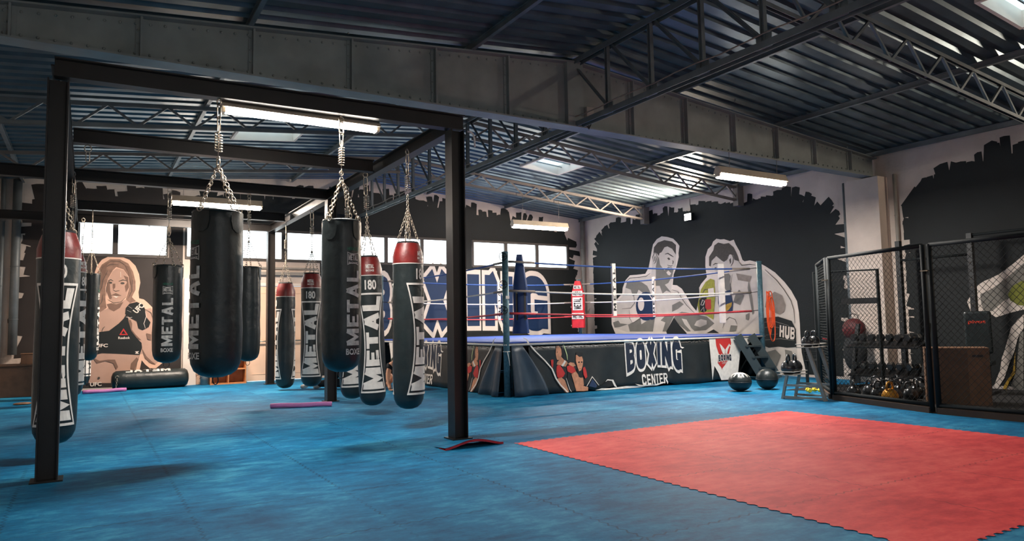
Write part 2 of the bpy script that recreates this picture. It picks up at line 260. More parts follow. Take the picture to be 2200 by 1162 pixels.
D={'fight_sil':[(9.292,1.104),(9.288,1.367),(9.142,1.678),(9.014,1.791),(8.806,1.925),(8.779,2.079),(8.651,2.278),(8.469,2.394),(8.201,2.388),(7.865,2.39),(7.73,2.541),(7.666,2.734),(7.581,2.997),(7.539,3.116),(7.391,3.235),(7.213,3.288),(7.009,3.247),(6.81,3.181),(6.683,3.072),(6.605,2.981),(6.647,2.809),(6.642,2.714),(6.71,2.532),(6.765,2.418),(6.837,2.305),(6.884,2.048),(6.736,2.028),(6.577,1.937),(6.426,1.744),(6.279,1.532),(6.131,1.391),(6.096,1.481),(6.004,1.771),(6.011,1.93),(5.946,2.017),(5.758,2.162),(5.79,2.411),(5.778,2.635),(5.694,2.807),(5.572,2.884),(5.524,2.968),(5.419,3.023),(5.305,2.993),(5.192,2.987),(5.027,2.925),(4.916,2.945),(4.867,2.832),(4.767,2.671),(4.698,2.473),(4.641,2.436),(4.494,2.445),(4.291,2.386),(4.095,2.287),(3.858,2.137),(3.632,1.922),(3.479,1.735),(3.354,1.515),(3.322,1.28),(3.313,1.048),(3.314,0.87),(3.304,0.488),(3.231,0.111),(3.181,-0.101),(5.054,-0.213),(5.459,0.632),(8.025,0.597),(8.989,0.584),(9.216,0.973)],'fight':[('skin',[(9.162,1.234),(9.106,1.572),(8.934,1.775),(8.728,1.895),(8.658,2.124),(8.475,2.267),(7.942,2.308),(7.649,2.338),(7.605,2.507),(7.555,2.798),(7.401,3.028),(7.118,3.12),(6.783,3.059),(6.711,2.839),(6.753,2.654),(6.743,2.534),(6.833,2.4),(6.892,2.214),(6.94,1.932),(6.708,1.92),(6.523,1.725),(6.224,1.393),(6.105,1.3),(5.981,1.342),(5.55,1.091),(5.852,0.938),(6.469,0.905),(6.685,1.079),(6.874,1.246),(7.16,0.906),(8.657,0.894),(9.132,0.999)]),('skin',[(5.627,2.399),(5.678,2.559),(5.55,2.748),(5.035,2.784),(4.859,2.487),(4.677,2.365),(4.449,2.316),(4.15,2.199),(3.867,1.976),(3.643,1.724),(3.481,1.5),(3.438,1.244),(3.435,1.088),(3.423,0.76),(3.403,0.431),(3.326,0.107),(4.198,0.009),(4.709,0.572),(5.054,0.893),(5.56,0.904),(5.984,1.297),(5.545,1.728),(5.404,2.205)]),('grey',[(8.594,2.223),(8.322,2.244),(8.023,2.188),(7.807,2.076),(7.672,1.872),(7.891,1.857),(8.144,1.994),(8.225,1.873),(8.38,1.829),(8.449,2.01),(8.661,2.072)]),('grey',[(9.228,1.156),(9.001,1.205),(8.924,1.127),(8.569,1.097),(8.104,1.267),(8.075,1.093),(7.85,1.189),(7.56,1.233),(7.647,0.906),(8.539,0.907),(8.608,1.098),(8.969,1.024),(9.173,1.012)]),('grey',[(7.584,2.21),(7.37,2.245),(7.236,2.14),(7.072,1.987),(6.943,1.861),(7.109,1.917),(7.25,1.852),(7.344,2.05),(7.52,2.06),(7.562,1.916),(7.609,2.065)]),('dark',[(7.532,2.894),(7.507,3.039),(7.36,3.146),(7.115,3.18),(6.847,3.114),(6.719,3.017),(6.737,2.782),(6.856,2.936),(7.021,3.013),(7.124,3.0),(7.233,2.889),(7.304,2.872),(7.342,2.803),(7.409,2.882),(7.478,2.901)]),('grey',[(7.399,2.71),(7.342,2.803),(7.301,2.58),(7.153,2.424),(7.012,2.509),(6.879,2.474),(6.831,2.423),(6.89,2.261),(7.032,2.104),(7.24,2.044),(7.377,2.1),(7.477,2.204),(7.46,2.544)]),('white',[(7.087,2.371),(7.017,2.413),(6.919,2.335),(6.972,2.286),(7.039,2.307)]),('dark',[(7.113,2.818),(7.017,2.826),(6.908,2.763),(6.821,2.725),(6.811,2.736),(6.886,2.784),(7.008,2.852),(7.118,2.832)]),('dark',[(7.042,2.722),(6.974,2.733),(6.929,2.681),(6.99,2.667)]),('dark',[(6.862,2.648),(6.85,2.614),(6.867,2.558),(6.849,2.553),(6.814,2.611),(6.845,2.652)]),('dark',[(7.537,2.674),(7.549,2.796),(7.499,2.88),(7.436,2.874),(7.408,2.785),(7.466,2.671),(7.526,2.621),(7.516,2.615),(7.443,2.661),(7.383,2.781),(7.416,2.884),(7.517,2.894),(7.575,2.8),(7.549,2.674)]),('grey',[(7.502,2.793),(7.454,2.813),(7.471,2.692),(7.507,2.683)]),('dark',[(7.046,2.542),(6.911,2.502),(6.855,2.528),(6.863,2.537),(6.91,2.523),(7.042,2.552)]),('grey',[(6.874,1.246),(6.77,1.337),(6.605,1.38),(6.383,1.352),(6.105,1.3),(5.806,1.249),(5.579,1.091),(5.852,0.938),(6.438,0.905),(6.718,1.08)]),('skin',[(6.128,1.153),(5.989,1.196),(5.81,1.16),(5.815,1.071),(6.029,1.006),(6.211,1.052)]),('skin',[(6.614,1.218),(6.455,1.192),(6.308,0.985),(6.187,0.905),(6.312,0.905),(6.524,1.078)]),('grey',[(7.352,1.182),(7.139,1.322),(6.872,1.293),(7.16,0.906),(7.297,0.906),(7.183,1.132)]),('grey',[(6.925,1.553),(6.657,1.638),(6.532,1.563),(6.732,1.453),(6.933,1.388)]),('dark',[(8.65,2.223),(8.469,2.31),(8.09,2.31),(7.828,2.318),(7.68,2.386),(7.686,2.392),(7.835,2.332),(8.092,2.325),(8.476,2.325),(8.657,2.229)]),('dark',[(8.345,1.878),(8.323,1.651),(8.476,1.534),(8.826,1.516),(8.825,1.508),(8.467,1.521),(8.301,1.647),(8.334,1.878)]),('dark',[(6.908,1.927),(6.717,1.869),(6.597,1.701),(6.444,1.533),(6.199,1.345),(6.192,1.349),(6.43,1.541),(6.581,1.708),(6.704,1.878),(6.904,1.934)]),('white',[(8.532,1.478),(8.237,1.621),(8.104,1.267),(8.413,1.134),(8.516,1.249)]),('dark',[(8.537,1.478),(8.525,1.248),(8.413,1.127),(8.103,1.24),(8.107,1.245),(8.413,1.14),(8.506,1.251),(8.527,1.479)]),('blue',[(7.487,1.542),(7.511,1.431),(7.569,1.33),(7.657,1.251),(7.766,1.201),(7.887,1.184),(8.006,1.204),(8.114,1.259),(8.198,1.344),(8.25,1.45),(8.265,1.567),(8.239,1.683),(8.177,1.785),(8.085,1.865),(7.972,1.913),(7.851,1.925),(7.732,1.901),(7.628,1.844),(7.548,1.759),(7.5,1.655)]),('blue',[(7.508,1.33),(7.517,1.29),(7.541,1.254),(7.576,1.226),(7.62,1.209),(7.669,1.203),(7.717,1.21),(7.759,1.229),(7.793,1.259),(7.813,1.296),(7.819,1.336),(7.81,1.376),(7.785,1.412),(7.749,1.44),(7.704,1.458),(7.656,1.463),(7.608,1.455),(7.566,1.436),(7.533,1.406),(7.513,1.37)]),('white',[(7.936,1.611),(7.944,1.558),(7.964,1.51),(7.993,1.472),(8.028,1.448),(8.066,1.441),(8.103,1.45),(8.136,1.476),(8.162,1.515),(8.177,1.565),(8.181,1.619),(8.172,1.673),(8.152,1.722),(8.123,1.76),(8.087,1.783),(8.049,1.79),(8.012,1.78),(7.979,1.754),(7.954,1.714),(7.939,1.665)]),('white',[(7.754,1.847),(7.661,1.742),(7.604,1.634),(7.584,1.638),(7.623,1.754),(7.736,1.855)]),('black',[(7.039,0.611),(7.16,0.906),(6.874,1.246),(6.718,1.08),(6.471,0.871),(6.484,0.618)]),('black',[(5.826,0.871),(5.609,0.955),(5.447,0.871)]),('dark',[(5.67,2.424),(5.659,2.625),(5.52,2.767),(5.485,2.875),(5.366,2.929),(5.198,2.878),(5.057,2.884),(4.925,2.773),(4.826,2.591),(4.78,2.448),(4.913,2.492),(4.948,2.603),(5.043,2.633),(5.133,2.511),(5.219,2.475),(5.274,2.502),(5.44,2.627),(5.591,2.529),(5.627,2.399)]),('skin',[(5.102,2.574),(5.029,2.636),(4.949,2.581),(4.948,2.452),(5.016,2.361),(5.081,2.442)]),('dark',[(5.1,2.529),(5.059,2.62),(4.993,2.627),(4.952,2.538),(4.974,2.435),(5.028,2.363),(5.02,2.359),(4.957,2.429),(4.934,2.538),(4.982,2.638),(5.072,2.63),(5.108,2.532)]),('dark',[(5.064,2.505),(5.014,2.544),(5.009,2.446),(5.041,2.406)]),('dark',[(5.548,2.421),(5.474,2.446),(5.407,2.442),(5.405,2.453),(5.481,2.469),(5.556,2.431)]),('dark',[(5.506,2.362),(5.453,2.374),(5.441,2.322),(5.491,2.321)]),('grey',[(5.352,2.113),(5.234,2.193),(5.094,2.205),(5.042,2.136),(5.076,2.009),(5.03,1.834),(5.171,1.809),(5.249,1.911),(5.333,1.937)]),('yellow',[(5.99,1.748),(5.953,1.882),(5.794,2.053),(5.642,2.121),(5.527,2.081),(5.516,1.727),(5.603,1.179),(5.805,1.271),(6.042,1.344),(6.078,1.525)]),('dark',[(5.98,1.7),(5.824,1.866),(5.595,1.88),(5.596,1.891),(5.841,1.885),(5.993,1.706)]),('white',[(5.727,1.892),(5.551,1.905),(5.545,1.728),(5.721,1.736)]),('black',[(6.012,1.636),(5.932,1.7),(5.782,1.694),(5.799,1.382),(5.891,1.34),(6.009,1.388)]),('white',[(5.966,1.52),(5.896,1.636),(5.86,1.607),(5.906,1.526),(5.956,1.526),(5.957,1.516),(5.887,1.513),(5.834,1.608),(5.914,1.65),(5.978,1.524)]),('white',[(5.974,1.384),(5.888,1.465),(5.881,1.362),(5.868,1.362),(5.88,1.483),(5.984,1.39)]),('red',[(5.83,1.647),(5.652,1.649),(5.655,1.423),(5.768,1.404),(5.831,1.45)]),('blue',[(5.399,2.029),(5.364,1.895),(5.227,1.801),(5.058,1.836),(5.006,1.533),(5.03,1.341),(5.391,1.372),(5.439,1.548)]),('gold',[(5.426,1.526),(5.274,1.456),(5.186,1.518),(5.032,1.555),(5.05,1.47),(5.137,1.387),(5.252,1.342),(5.347,1.414)]),('grey',[(4.819,1.824),(4.693,1.691),(4.811,1.485),(4.997,1.555),(4.934,1.702)]),('grey',[(4.544,2.019),(4.484,1.682),(4.44,1.307),(4.481,1.266),(4.53,1.559),(4.579,1.853)]),('grey',[(4.663,1.27),(4.556,1.309),(4.591,1.144),(4.669,1.166)]),('tan',[(4.082,1.623),(3.881,1.735),(3.694,1.647),(3.623,1.446),(3.666,1.308),(3.788,1.252),(4.0,1.337),(4.143,1.422)]),('tan',[(4.881,2.19),(4.461,2.097),(4.52,1.976),(4.835,2.037)]),('dark',[(4.803,2.448),(4.713,2.344),(4.499,2.354),(4.346,2.325),(4.345,2.332),(4.498,2.369),(4.707,2.359),(4.795,2.452)]),('dark',[(4.103,2.213),(3.826,1.968),(3.648,1.759),(3.499,1.536),(3.437,1.34),(3.425,1.068),(3.416,1.069),(3.419,1.343),(3.482,1.542),(3.633,1.767),(3.812,1.978),(4.096,2.219)]),('dark',[(5.329,0.98),(5.262,1.128),(5.123,1.22),(4.968,1.166),(4.918,1.062),(4.911,1.064),(4.957,1.175),(5.125,1.232),(5.276,1.135),(5.337,0.982)]),('grey',[(5.093,1.044),(4.916,1.032),(4.963,0.915),(5.142,0.905)]),('dark',[(5.044,1.621),(5.051,1.922),(4.987,2.175),(4.994,2.177),(5.067,1.923),(5.052,1.621)]),('black',[(4.238,1.187),(3.82,1.213),(3.493,1.119),(3.406,0.952),(3.41,0.595),(3.655,0.577),(3.855,0.601),(4.097,0.569),(4.235,0.609)]),('line',[(4.207,1.096),(3.896,1.103),(3.566,1.019),(3.563,1.026),(3.893,1.117),(4.208,1.103)]),('line',[(4.214,0.98),(3.969,0.998),(3.8,0.978),(3.799,0.985),(3.968,1.013),(4.214,0.988)]),('line',[(4.193,0.721),(3.779,0.75),(3.452,0.715),(3.45,0.722),(3.778,0.764),(4.193,0.729)]),('line',[(4.152,0.823),(3.84,0.852),(3.841,0.858),(4.152,0.829)]),('grey',[(4.172,0.467),(3.927,0.53),(3.797,0.42),(3.949,0.134),(4.12,0.155)]),('grey',[(3.691,0.534),(3.528,0.51),(3.419,0.157),(3.617,0.093),(3.67,0.312)])],'woman_sil':[(-3.463,2.372),(-3.434,2.482),(-3.353,2.606),(-3.249,2.67),(-2.97,2.667),(-2.861,2.621),(-2.749,2.5),(-2.68,2.327),(-2.654,2.153),(-2.684,1.954),(-2.67,1.83),(-2.582,1.806),(-2.514,1.744),(-2.412,1.631),(-2.26,1.305),(-2.162,0.852),(-2.135,0.602),(-2.179,0.516),(-2.333,0.382),(-2.445,0.387),(-2.534,0.47),(-2.598,0.559),(-2.621,0.425),(-2.637,0.328),(-2.724,0.101),(-3.607,0.152),(-3.573,0.469),(-3.496,0.655),(-3.552,1.324),(-3.528,2.044)],'woman':[('pskin',[(-3.413,1.563),(-3.247,1.61),(-3.143,1.707),(-2.909,1.805),(-2.799,1.731),(-2.903,1.51),(-2.445,1.631),(-2.282,1.255),(-2.191,0.604),(-2.357,0.45),(-2.469,0.492),(-2.583,0.693),(-2.648,0.671),(-2.707,0.331),(-2.767,0.103),(-3.566,0.15),(-3.496,0.655)]),('phair',[(-3.431,2.336),(-3.351,2.508),(-3.205,2.623),(-3.034,2.628),(-2.881,2.546),(-2.79,2.375),(-2.743,2.177),(-2.739,2.003),(-2.802,1.855),(-2.724,1.768),(-2.832,1.731),(-2.909,1.805),(-2.849,2.052),(-2.865,2.274),(-2.965,2.42),(-3.095,2.466),(-3.158,2.391),(-3.239,2.218),(-3.277,2.047),(-3.272,1.804),(-3.247,1.634),(-3.371,1.538),(-3.433,1.515),(-3.481,1.804),(-3.478,2.141)]),('pskin',[(-3.238,2.194),(-3.157,2.379),(-3.084,2.442),(-2.965,2.408),(-2.876,2.274),(-2.854,2.052),(-2.9,1.879),(-2.995,1.756),(-3.101,1.731),(-3.198,1.804),(-3.265,1.974)]),('pshade',[(-3.248,2.145),(-3.206,2.194),(-3.191,1.975),(-3.156,1.829),(-3.198,1.804),(-3.259,1.974)]),('pshade',[(-2.963,2.297),(-2.875,2.261),(-2.858,2.052),(-2.912,1.952),(-2.936,2.075),(-2.895,2.15)]),('pshade',[(-3.249,1.707),(-3.165,1.731),(-3.079,1.707),(-2.952,1.756),(-3.013,1.633),(-3.119,1.561),(-3.204,1.61)]),('pshade',[(-3.152,2.122),(-3.105,2.127),(-3.103,2.049),(-3.139,2.0),(-3.15,2.048)]),('pdark',[(-3.226,2.181),(-3.186,2.193),(-3.145,2.175),(-3.14,2.186),(-3.185,2.216),(-3.229,2.192)]),('pdark',[(-3.044,2.167),(-2.97,2.192),(-2.896,2.184),(-2.895,2.195),(-2.973,2.214),(-3.048,2.178)]),('pdark',[(-3.159,2.144),(-3.164,2.131),(-3.179,2.123),(-3.197,2.123),(-3.212,2.131),(-3.218,2.143),(-3.213,2.155),(-3.198,2.163),(-3.18,2.163),(-3.165,2.156)]),('pdark',[(-2.938,2.137),(-2.945,2.123),(-2.964,2.115),(-2.988,2.114),(-3.007,2.123),(-3.015,2.136),(-3.008,2.149),(-2.989,2.158),(-2.965,2.158),(-2.946,2.15)]),('pdark',[(-3.145,1.996),(-3.096,1.96),(-3.026,1.984),(-3.028,1.993),(-3.095,1.977),(-3.141,2.003)]),('pdark',[(-3.179,1.878),(-3.094,1.912),(-3.006,1.882),(-3.087,1.878),(-3.086,1.868),(-2.989,1.885),(-3.095,1.932),(-3.182,1.887)]),('pshade',[(-3.177,1.887),(-3.101,1.922),(-3.002,1.888),(-3.093,1.883)]),('pwhite',[(-3.146,1.873),(-3.04,1.868),(-3.082,1.839)]),('pdark',[(-3.231,1.802),(-3.123,1.726),(-2.992,1.751),(-2.898,1.864),(-2.902,1.868),(-2.997,1.761),(-3.121,1.737),(-3.229,1.807)]),('pdark',[(-3.23,2.194),(-3.26,2.048),(-3.265,1.877),(-3.261,1.877),(-3.252,2.046),(-3.226,2.193)]),('pdark',[(-3.328,2.482),(-3.182,2.582),(-3.034,2.574),(-2.925,2.493),(-2.922,2.497),(-3.032,2.583),(-3.184,2.591),(-3.33,2.487)]),('pdark',[(-3.364,2.288),(-3.345,2.407),(-3.201,2.507),(-3.053,2.514),(-3.053,2.519),(-3.204,2.518),(-3.352,2.414),(-3.369,2.289)]),('pdark',[(-2.859,2.422),(-2.803,2.2),(-2.809,1.979),(-2.879,1.806),(-2.875,1.804),(-2.799,1.977),(-2.793,2.202),(-2.854,2.424)]),('pdark',[(-3.388,1.923),(-3.336,2.045),(-3.318,2.19),(-3.24,2.388),(-3.245,2.39),(-3.327,2.194),(-3.345,2.048),(-3.392,1.926)]),('pdark',[(-3.392,1.657),(-3.329,1.753),(-3.314,1.9),(-3.319,1.901),(-3.338,1.758),(-3.396,1.661)]),('pshade',[(-3.329,2.484),(-3.246,2.56),(-3.284,2.339),(-3.342,2.143),(-3.381,1.973),(-3.406,2.167)]),('pshade',[(-2.946,2.519),(-2.858,2.472),(-2.799,2.25),(-2.806,2.052),(-2.841,2.175),(-2.877,2.373)]),('pwhite',[(-3.022,2.369),(-3.013,2.259),(-3.005,2.259),(-3.014,2.37)]),('pblack',[(-3.383,1.149),(-3.195,1.174),(-3.028,1.316),(-2.944,1.413),(-2.893,1.51),(-2.858,1.412),(-2.811,1.215),(-2.698,1.016),(-2.609,0.915),(-2.596,0.817),(-2.637,0.671),(-2.994,0.708),(-3.311,0.732),(-3.517,0.68),(-3.46,0.892)]),('pshade',[(-2.862,1.387),(-2.814,1.387),(-2.787,1.313),(-2.789,1.19),(-2.722,1.09),(-2.61,0.965),(-2.698,1.016),(-2.799,1.166)]),('pshade',[(-2.607,0.817),(-2.516,0.641),(-2.425,0.539),(-2.335,0.461),(-2.424,0.49),(-2.537,0.593)]),('pblack',[(-2.914,1.51),(-2.906,1.633),(-2.843,1.719),(-2.713,1.756),(-2.602,1.706),(-2.556,1.607),(-2.542,1.458),(-2.451,1.332),(-2.482,1.234),(-2.592,1.174),(-2.669,1.212),(-2.705,1.361),(-2.793,1.411),(-2.859,1.461)]),('pwhite',[(-2.903,1.447),(-2.837,1.426),(-2.789,1.438),(-2.79,1.443),(-2.837,1.436),(-2.902,1.451)]),('pwhite',[(-2.553,1.557),(-2.535,1.458),(-2.577,1.31),(-2.546,1.209),(-2.542,1.211),(-2.568,1.309),(-2.526,1.457),(-2.548,1.558)]),('pwhite',[(-2.864,1.668),(-2.798,1.619),(-2.796,1.622),(-2.863,1.671)]),('pwhite',[(-2.884,1.582),(-2.807,1.545),(-2.806,1.548),(-2.883,1.585)]),('pshade',[(-3.475,0.654),(-3.349,0.578),(-3.204,0.596),(-3.077,0.591),(-3.021,0.443),(-3.051,0.385),(-3.107,0.52),(-3.245,0.573),(-3.39,0.532)]),('pshade',[(-2.786,0.506),(-2.691,0.624),(-2.657,0.573),(-2.709,0.429),(-2.729,0.357),(-2.795,0.396)]),('pdark',[(-3.318,1.156),(-3.296,1.22),(-3.268,1.257),(-3.273,1.262),(-3.306,1.228),(-3.323,1.158)]),('pdark',[(-2.705,0.355),(-2.683,0.5),(-2.635,0.67),(-2.639,0.672),(-2.693,0.503),(-2.71,0.356)]),('pdark',[(-3.332,0.238),(-3.338,0.222),(-3.352,0.216),(-3.366,0.224),(-3.372,0.241),(-3.367,0.257),(-3.353,0.263),(-3.338,0.255)]),('pred',[(-2.94,1.217),(-2.856,1.081),(-3.013,1.085)]),('pblack',[(-2.94,1.176),(-2.895,1.102),(-2.979,1.104)]),('pwhite',[(-2.726,0.742),(-2.649,0.745),(-2.675,0.716),(-2.648,0.691),(-2.725,0.698),(-2.701,0.72)]),('pdark',[(-2.557,1.604),(-2.447,1.528),(-2.41,1.406),(-2.405,1.407),(-2.439,1.535),(-2.554,1.609)]),('pshade',[(-2.524,1.111),(-2.435,1.084),(-2.433,0.96),(-2.5,0.986)])],'w_txt':[(-3.398,0.914),(-3.242,0.91),(-3.019,1.056),(-2.842,1.052),(-2.771,1.588),(-2.59,1.669)],'hub':[(3.779,1.038),(3.411,0.98),(3.803,0.799),(3.434,0.732)],'skirt':[('skinp',[(0.921,0.774),(0.954,0.792),(0.998,0.772),(1.029,0.696),(1.039,0.677),(1.015,0.604),(1.069,0.546),(1.113,0.526),(1.134,0.488),(1.088,0.434),(0.978,0.466),(0.924,0.478),(0.941,0.523),(0.981,0.55),(0.937,0.551),(0.921,0.589),(0.909,0.654)]),('skirtdark',[(0.91,0.774),(0.933,0.82),(0.988,0.832),(1.032,0.799),(1.063,0.714),(1.081,0.583),(1.048,0.575),(1.028,0.65),(1.019,0.734),(0.976,0.782)]),('redp',[(0.923,0.441),(0.945,0.468),(0.989,0.461),(1.042,0.389),(1.074,0.323),(1.039,0.269),(0.961,0.245),(0.929,0.275),(0.915,0.358)]),('whitep',[(0.966,0.421),(0.987,0.401),(0.997,0.345),(0.974,0.309),(0.959,0.366)]),('skinp',[(0.928,0.243),(1.006,0.262),(1.06,0.213),(1.121,0.024),(1.108,-0.017),(1.054,0.0),(0.969,0.125)]),('whitep',[(1.08,0.546),(1.102,0.517),(1.044,0.436),(1.011,0.456),(1.057,0.509)]),('lime',[(1.041,0.853),(1.089,0.72),(1.119,0.627),(1.126,0.544),(1.134,0.544),(1.135,0.629),(1.104,0.724),(1.048,0.855)]),('whitep',[(1.085,0.248),(1.127,0.069),(1.161,-0.016),(1.167,-0.015),(1.139,0.071),(1.091,0.249)]),('skirtdark',[(1.144,0.431),(1.288,0.387),(1.302,0.106),(1.267,0.052),(1.165,0.021),(1.105,0.247)]),('redp',[(1.11,0.433),(1.156,0.459),(1.244,0.427),(1.276,0.351),(1.196,0.317),(1.119,0.358)]),('skinp',[(1.134,0.478),(1.179,0.504),(1.246,0.492),(1.279,0.444),(1.222,0.428)]),('skinp',[(1.185,0.308),(1.276,0.351),(1.319,0.292),(1.42,0.231),(1.428,0.118),(1.392,0.073),(1.245,0.072),(1.225,0.157)]),('skinp',[(1.295,0.612),(1.318,0.63),(1.42,0.598),(1.441,0.531),(1.426,0.438),(1.39,0.364),(1.344,0.347),(1.312,0.424),(1.287,0.519)]),('skirtdark',[(1.295,0.622),(1.308,0.668),(1.365,0.675),(1.433,0.645),(1.437,0.593),(1.362,0.586),(1.318,0.621)]),('skirtdark',[(1.312,0.424),(1.344,0.347),(1.39,0.364),(1.426,0.419),(1.416,0.287),(1.386,0.233),(1.33,0.254),(1.299,0.349)]),('skirtdark',[(1.332,0.507),(1.366,0.511),(1.365,0.487),(1.337,0.484)]),('skirtdark',[(1.394,0.51),(1.423,0.511),(1.422,0.485),(1.396,0.484)]),('skirtdark',[(1.345,0.394),(1.385,0.392),(1.368,0.382)]),('redp',[(1.425,0.4),(1.471,0.417),(1.498,0.34),(1.506,0.245),(1.465,0.219),(1.433,0.287)]),('skinp',[(1.245,0.082),(1.416,0.1),(1.506,0.076),(1.493,0.02),(1.413,0.006),(1.255,0.025)]),('redp',[(0.806,0.557),(0.855,0.564),(0.859,0.518),(0.84,0.417),(0.814,0.464)]),('skirtdark',[(0.929,0.681),(0.946,0.688),(0.951,0.677),(0.931,0.674)]),('whitep',[(1.483,0.089),(1.605,0.236),(1.711,0.095),(1.72,0.099),(1.603,0.254),(1.474,0.094)]),('navyp',[(1.519,0.094),(1.603,0.207),(1.68,0.094),(1.644,0.058)])],'skirt_white_line':[(0.288,0.934),(0.344,0.905),(0.385,0.845),(0.509,0.714),(0.676,0.562),(0.823,0.409),(0.895,0.249),(0.969,0.144),(1.086,-0.016)],'logo':[(2.307,0.9),(3.658,0.867),(2.283,0.267),(3.629,0.254),(2.938,0.351)],'center':[(2.672,0.235),(3.266,0.206),(2.663,0.014),(3.258,0.012)],'banner_w':[(4.339,0.898),(4.939,0.906),(5.307,0.898),(5.292,0.638),(5.08,0.353),(4.867,-0.024),(4.493,-0.003),(4.479,0.079),(4.358,0.22),(4.296,0.075),(4.361,0.274)],'banner_r':[(4.488,0.916),(4.911,0.906),(4.913,0.788),(4.819,0.473),(4.861,0.362),(4.744,0.147),(4.67,0.001),(4.575,0.128),(4.561,0.211),(4.493,0.336),(4.539,0.497),(4.496,0.731)],'banner_g1':[(4.574,0.79),(4.627,0.727),(4.697,0.643),(4.672,0.534),(4.616,0.536),(4.587,0.687)],'banner_g2':[(4.837,0.776),(4.853,0.735),(4.791,0.64),(4.747,0.531),(4.691,0.533),(4.716,0.656),(4.778,0.737)],'banner_t':[(4.54,0.511),(4.821,0.501),(4.533,0.375),(4.814,0.377)],'letters':[(2.208,2.9),(2.924,3.621),(3.595,4.546),(4.829,5.395),(5.367,6.418),(6.478,7.548)],'lz':[2.61,2.667,2.52,0.938,0.897,2.5],'arm':[('w',[(0.122,1.386),(-0.04,1.633),(-0.152,1.704),(-0.279,1.754),(-0.386,1.804),(-0.599,1.957),(-0.742,2.075),(-0.973,2.218),(-0.911,1.276),(-0.651,1.228),(-0.516,1.195),(-0.291,1.124),(-0.191,1.202),(-0.03,1.187),(0.077,1.228)]),('grey',[(-0.085,1.495),(-0.268,1.582),(-0.448,1.705),(-0.733,1.946),(-0.963,2.073),(-0.923,1.457),(-0.601,1.471),(-0.427,1.385),(-0.245,1.22),(-0.122,1.223),(-0.093,1.34)]),('olive',[(-0.484,1.477),(-0.56,1.604),(-0.68,1.672),(-0.939,1.71),(-0.911,1.276),(-0.623,1.303),(-0.512,1.382)]),('w',[(-0.682,1.162),(-0.597,1.086),(-0.496,0.957),(-0.437,0.774),(-0.378,0.59),(-0.335,0.484),(-0.3,0.299),(-0.2,0.057),(-0.245,0.007),(-0.351,0.171),(-0.437,0.409),(-0.519,0.593),(-0.579,0.801),(-0.669,0.956)]),('gold',[(-0.531,0.593),(-0.476,0.281),(-0.344,0.066),(-0.315,-0.014),(-0.363,-0.011),(-0.419,0.122),(-0.509,0.257)]),('grey',[(-0.62,0.905),(-0.666,0.905),(-0.606,-0.02),(-0.525,-0.026),(-0.439,0.072),(-0.522,0.283)])]}
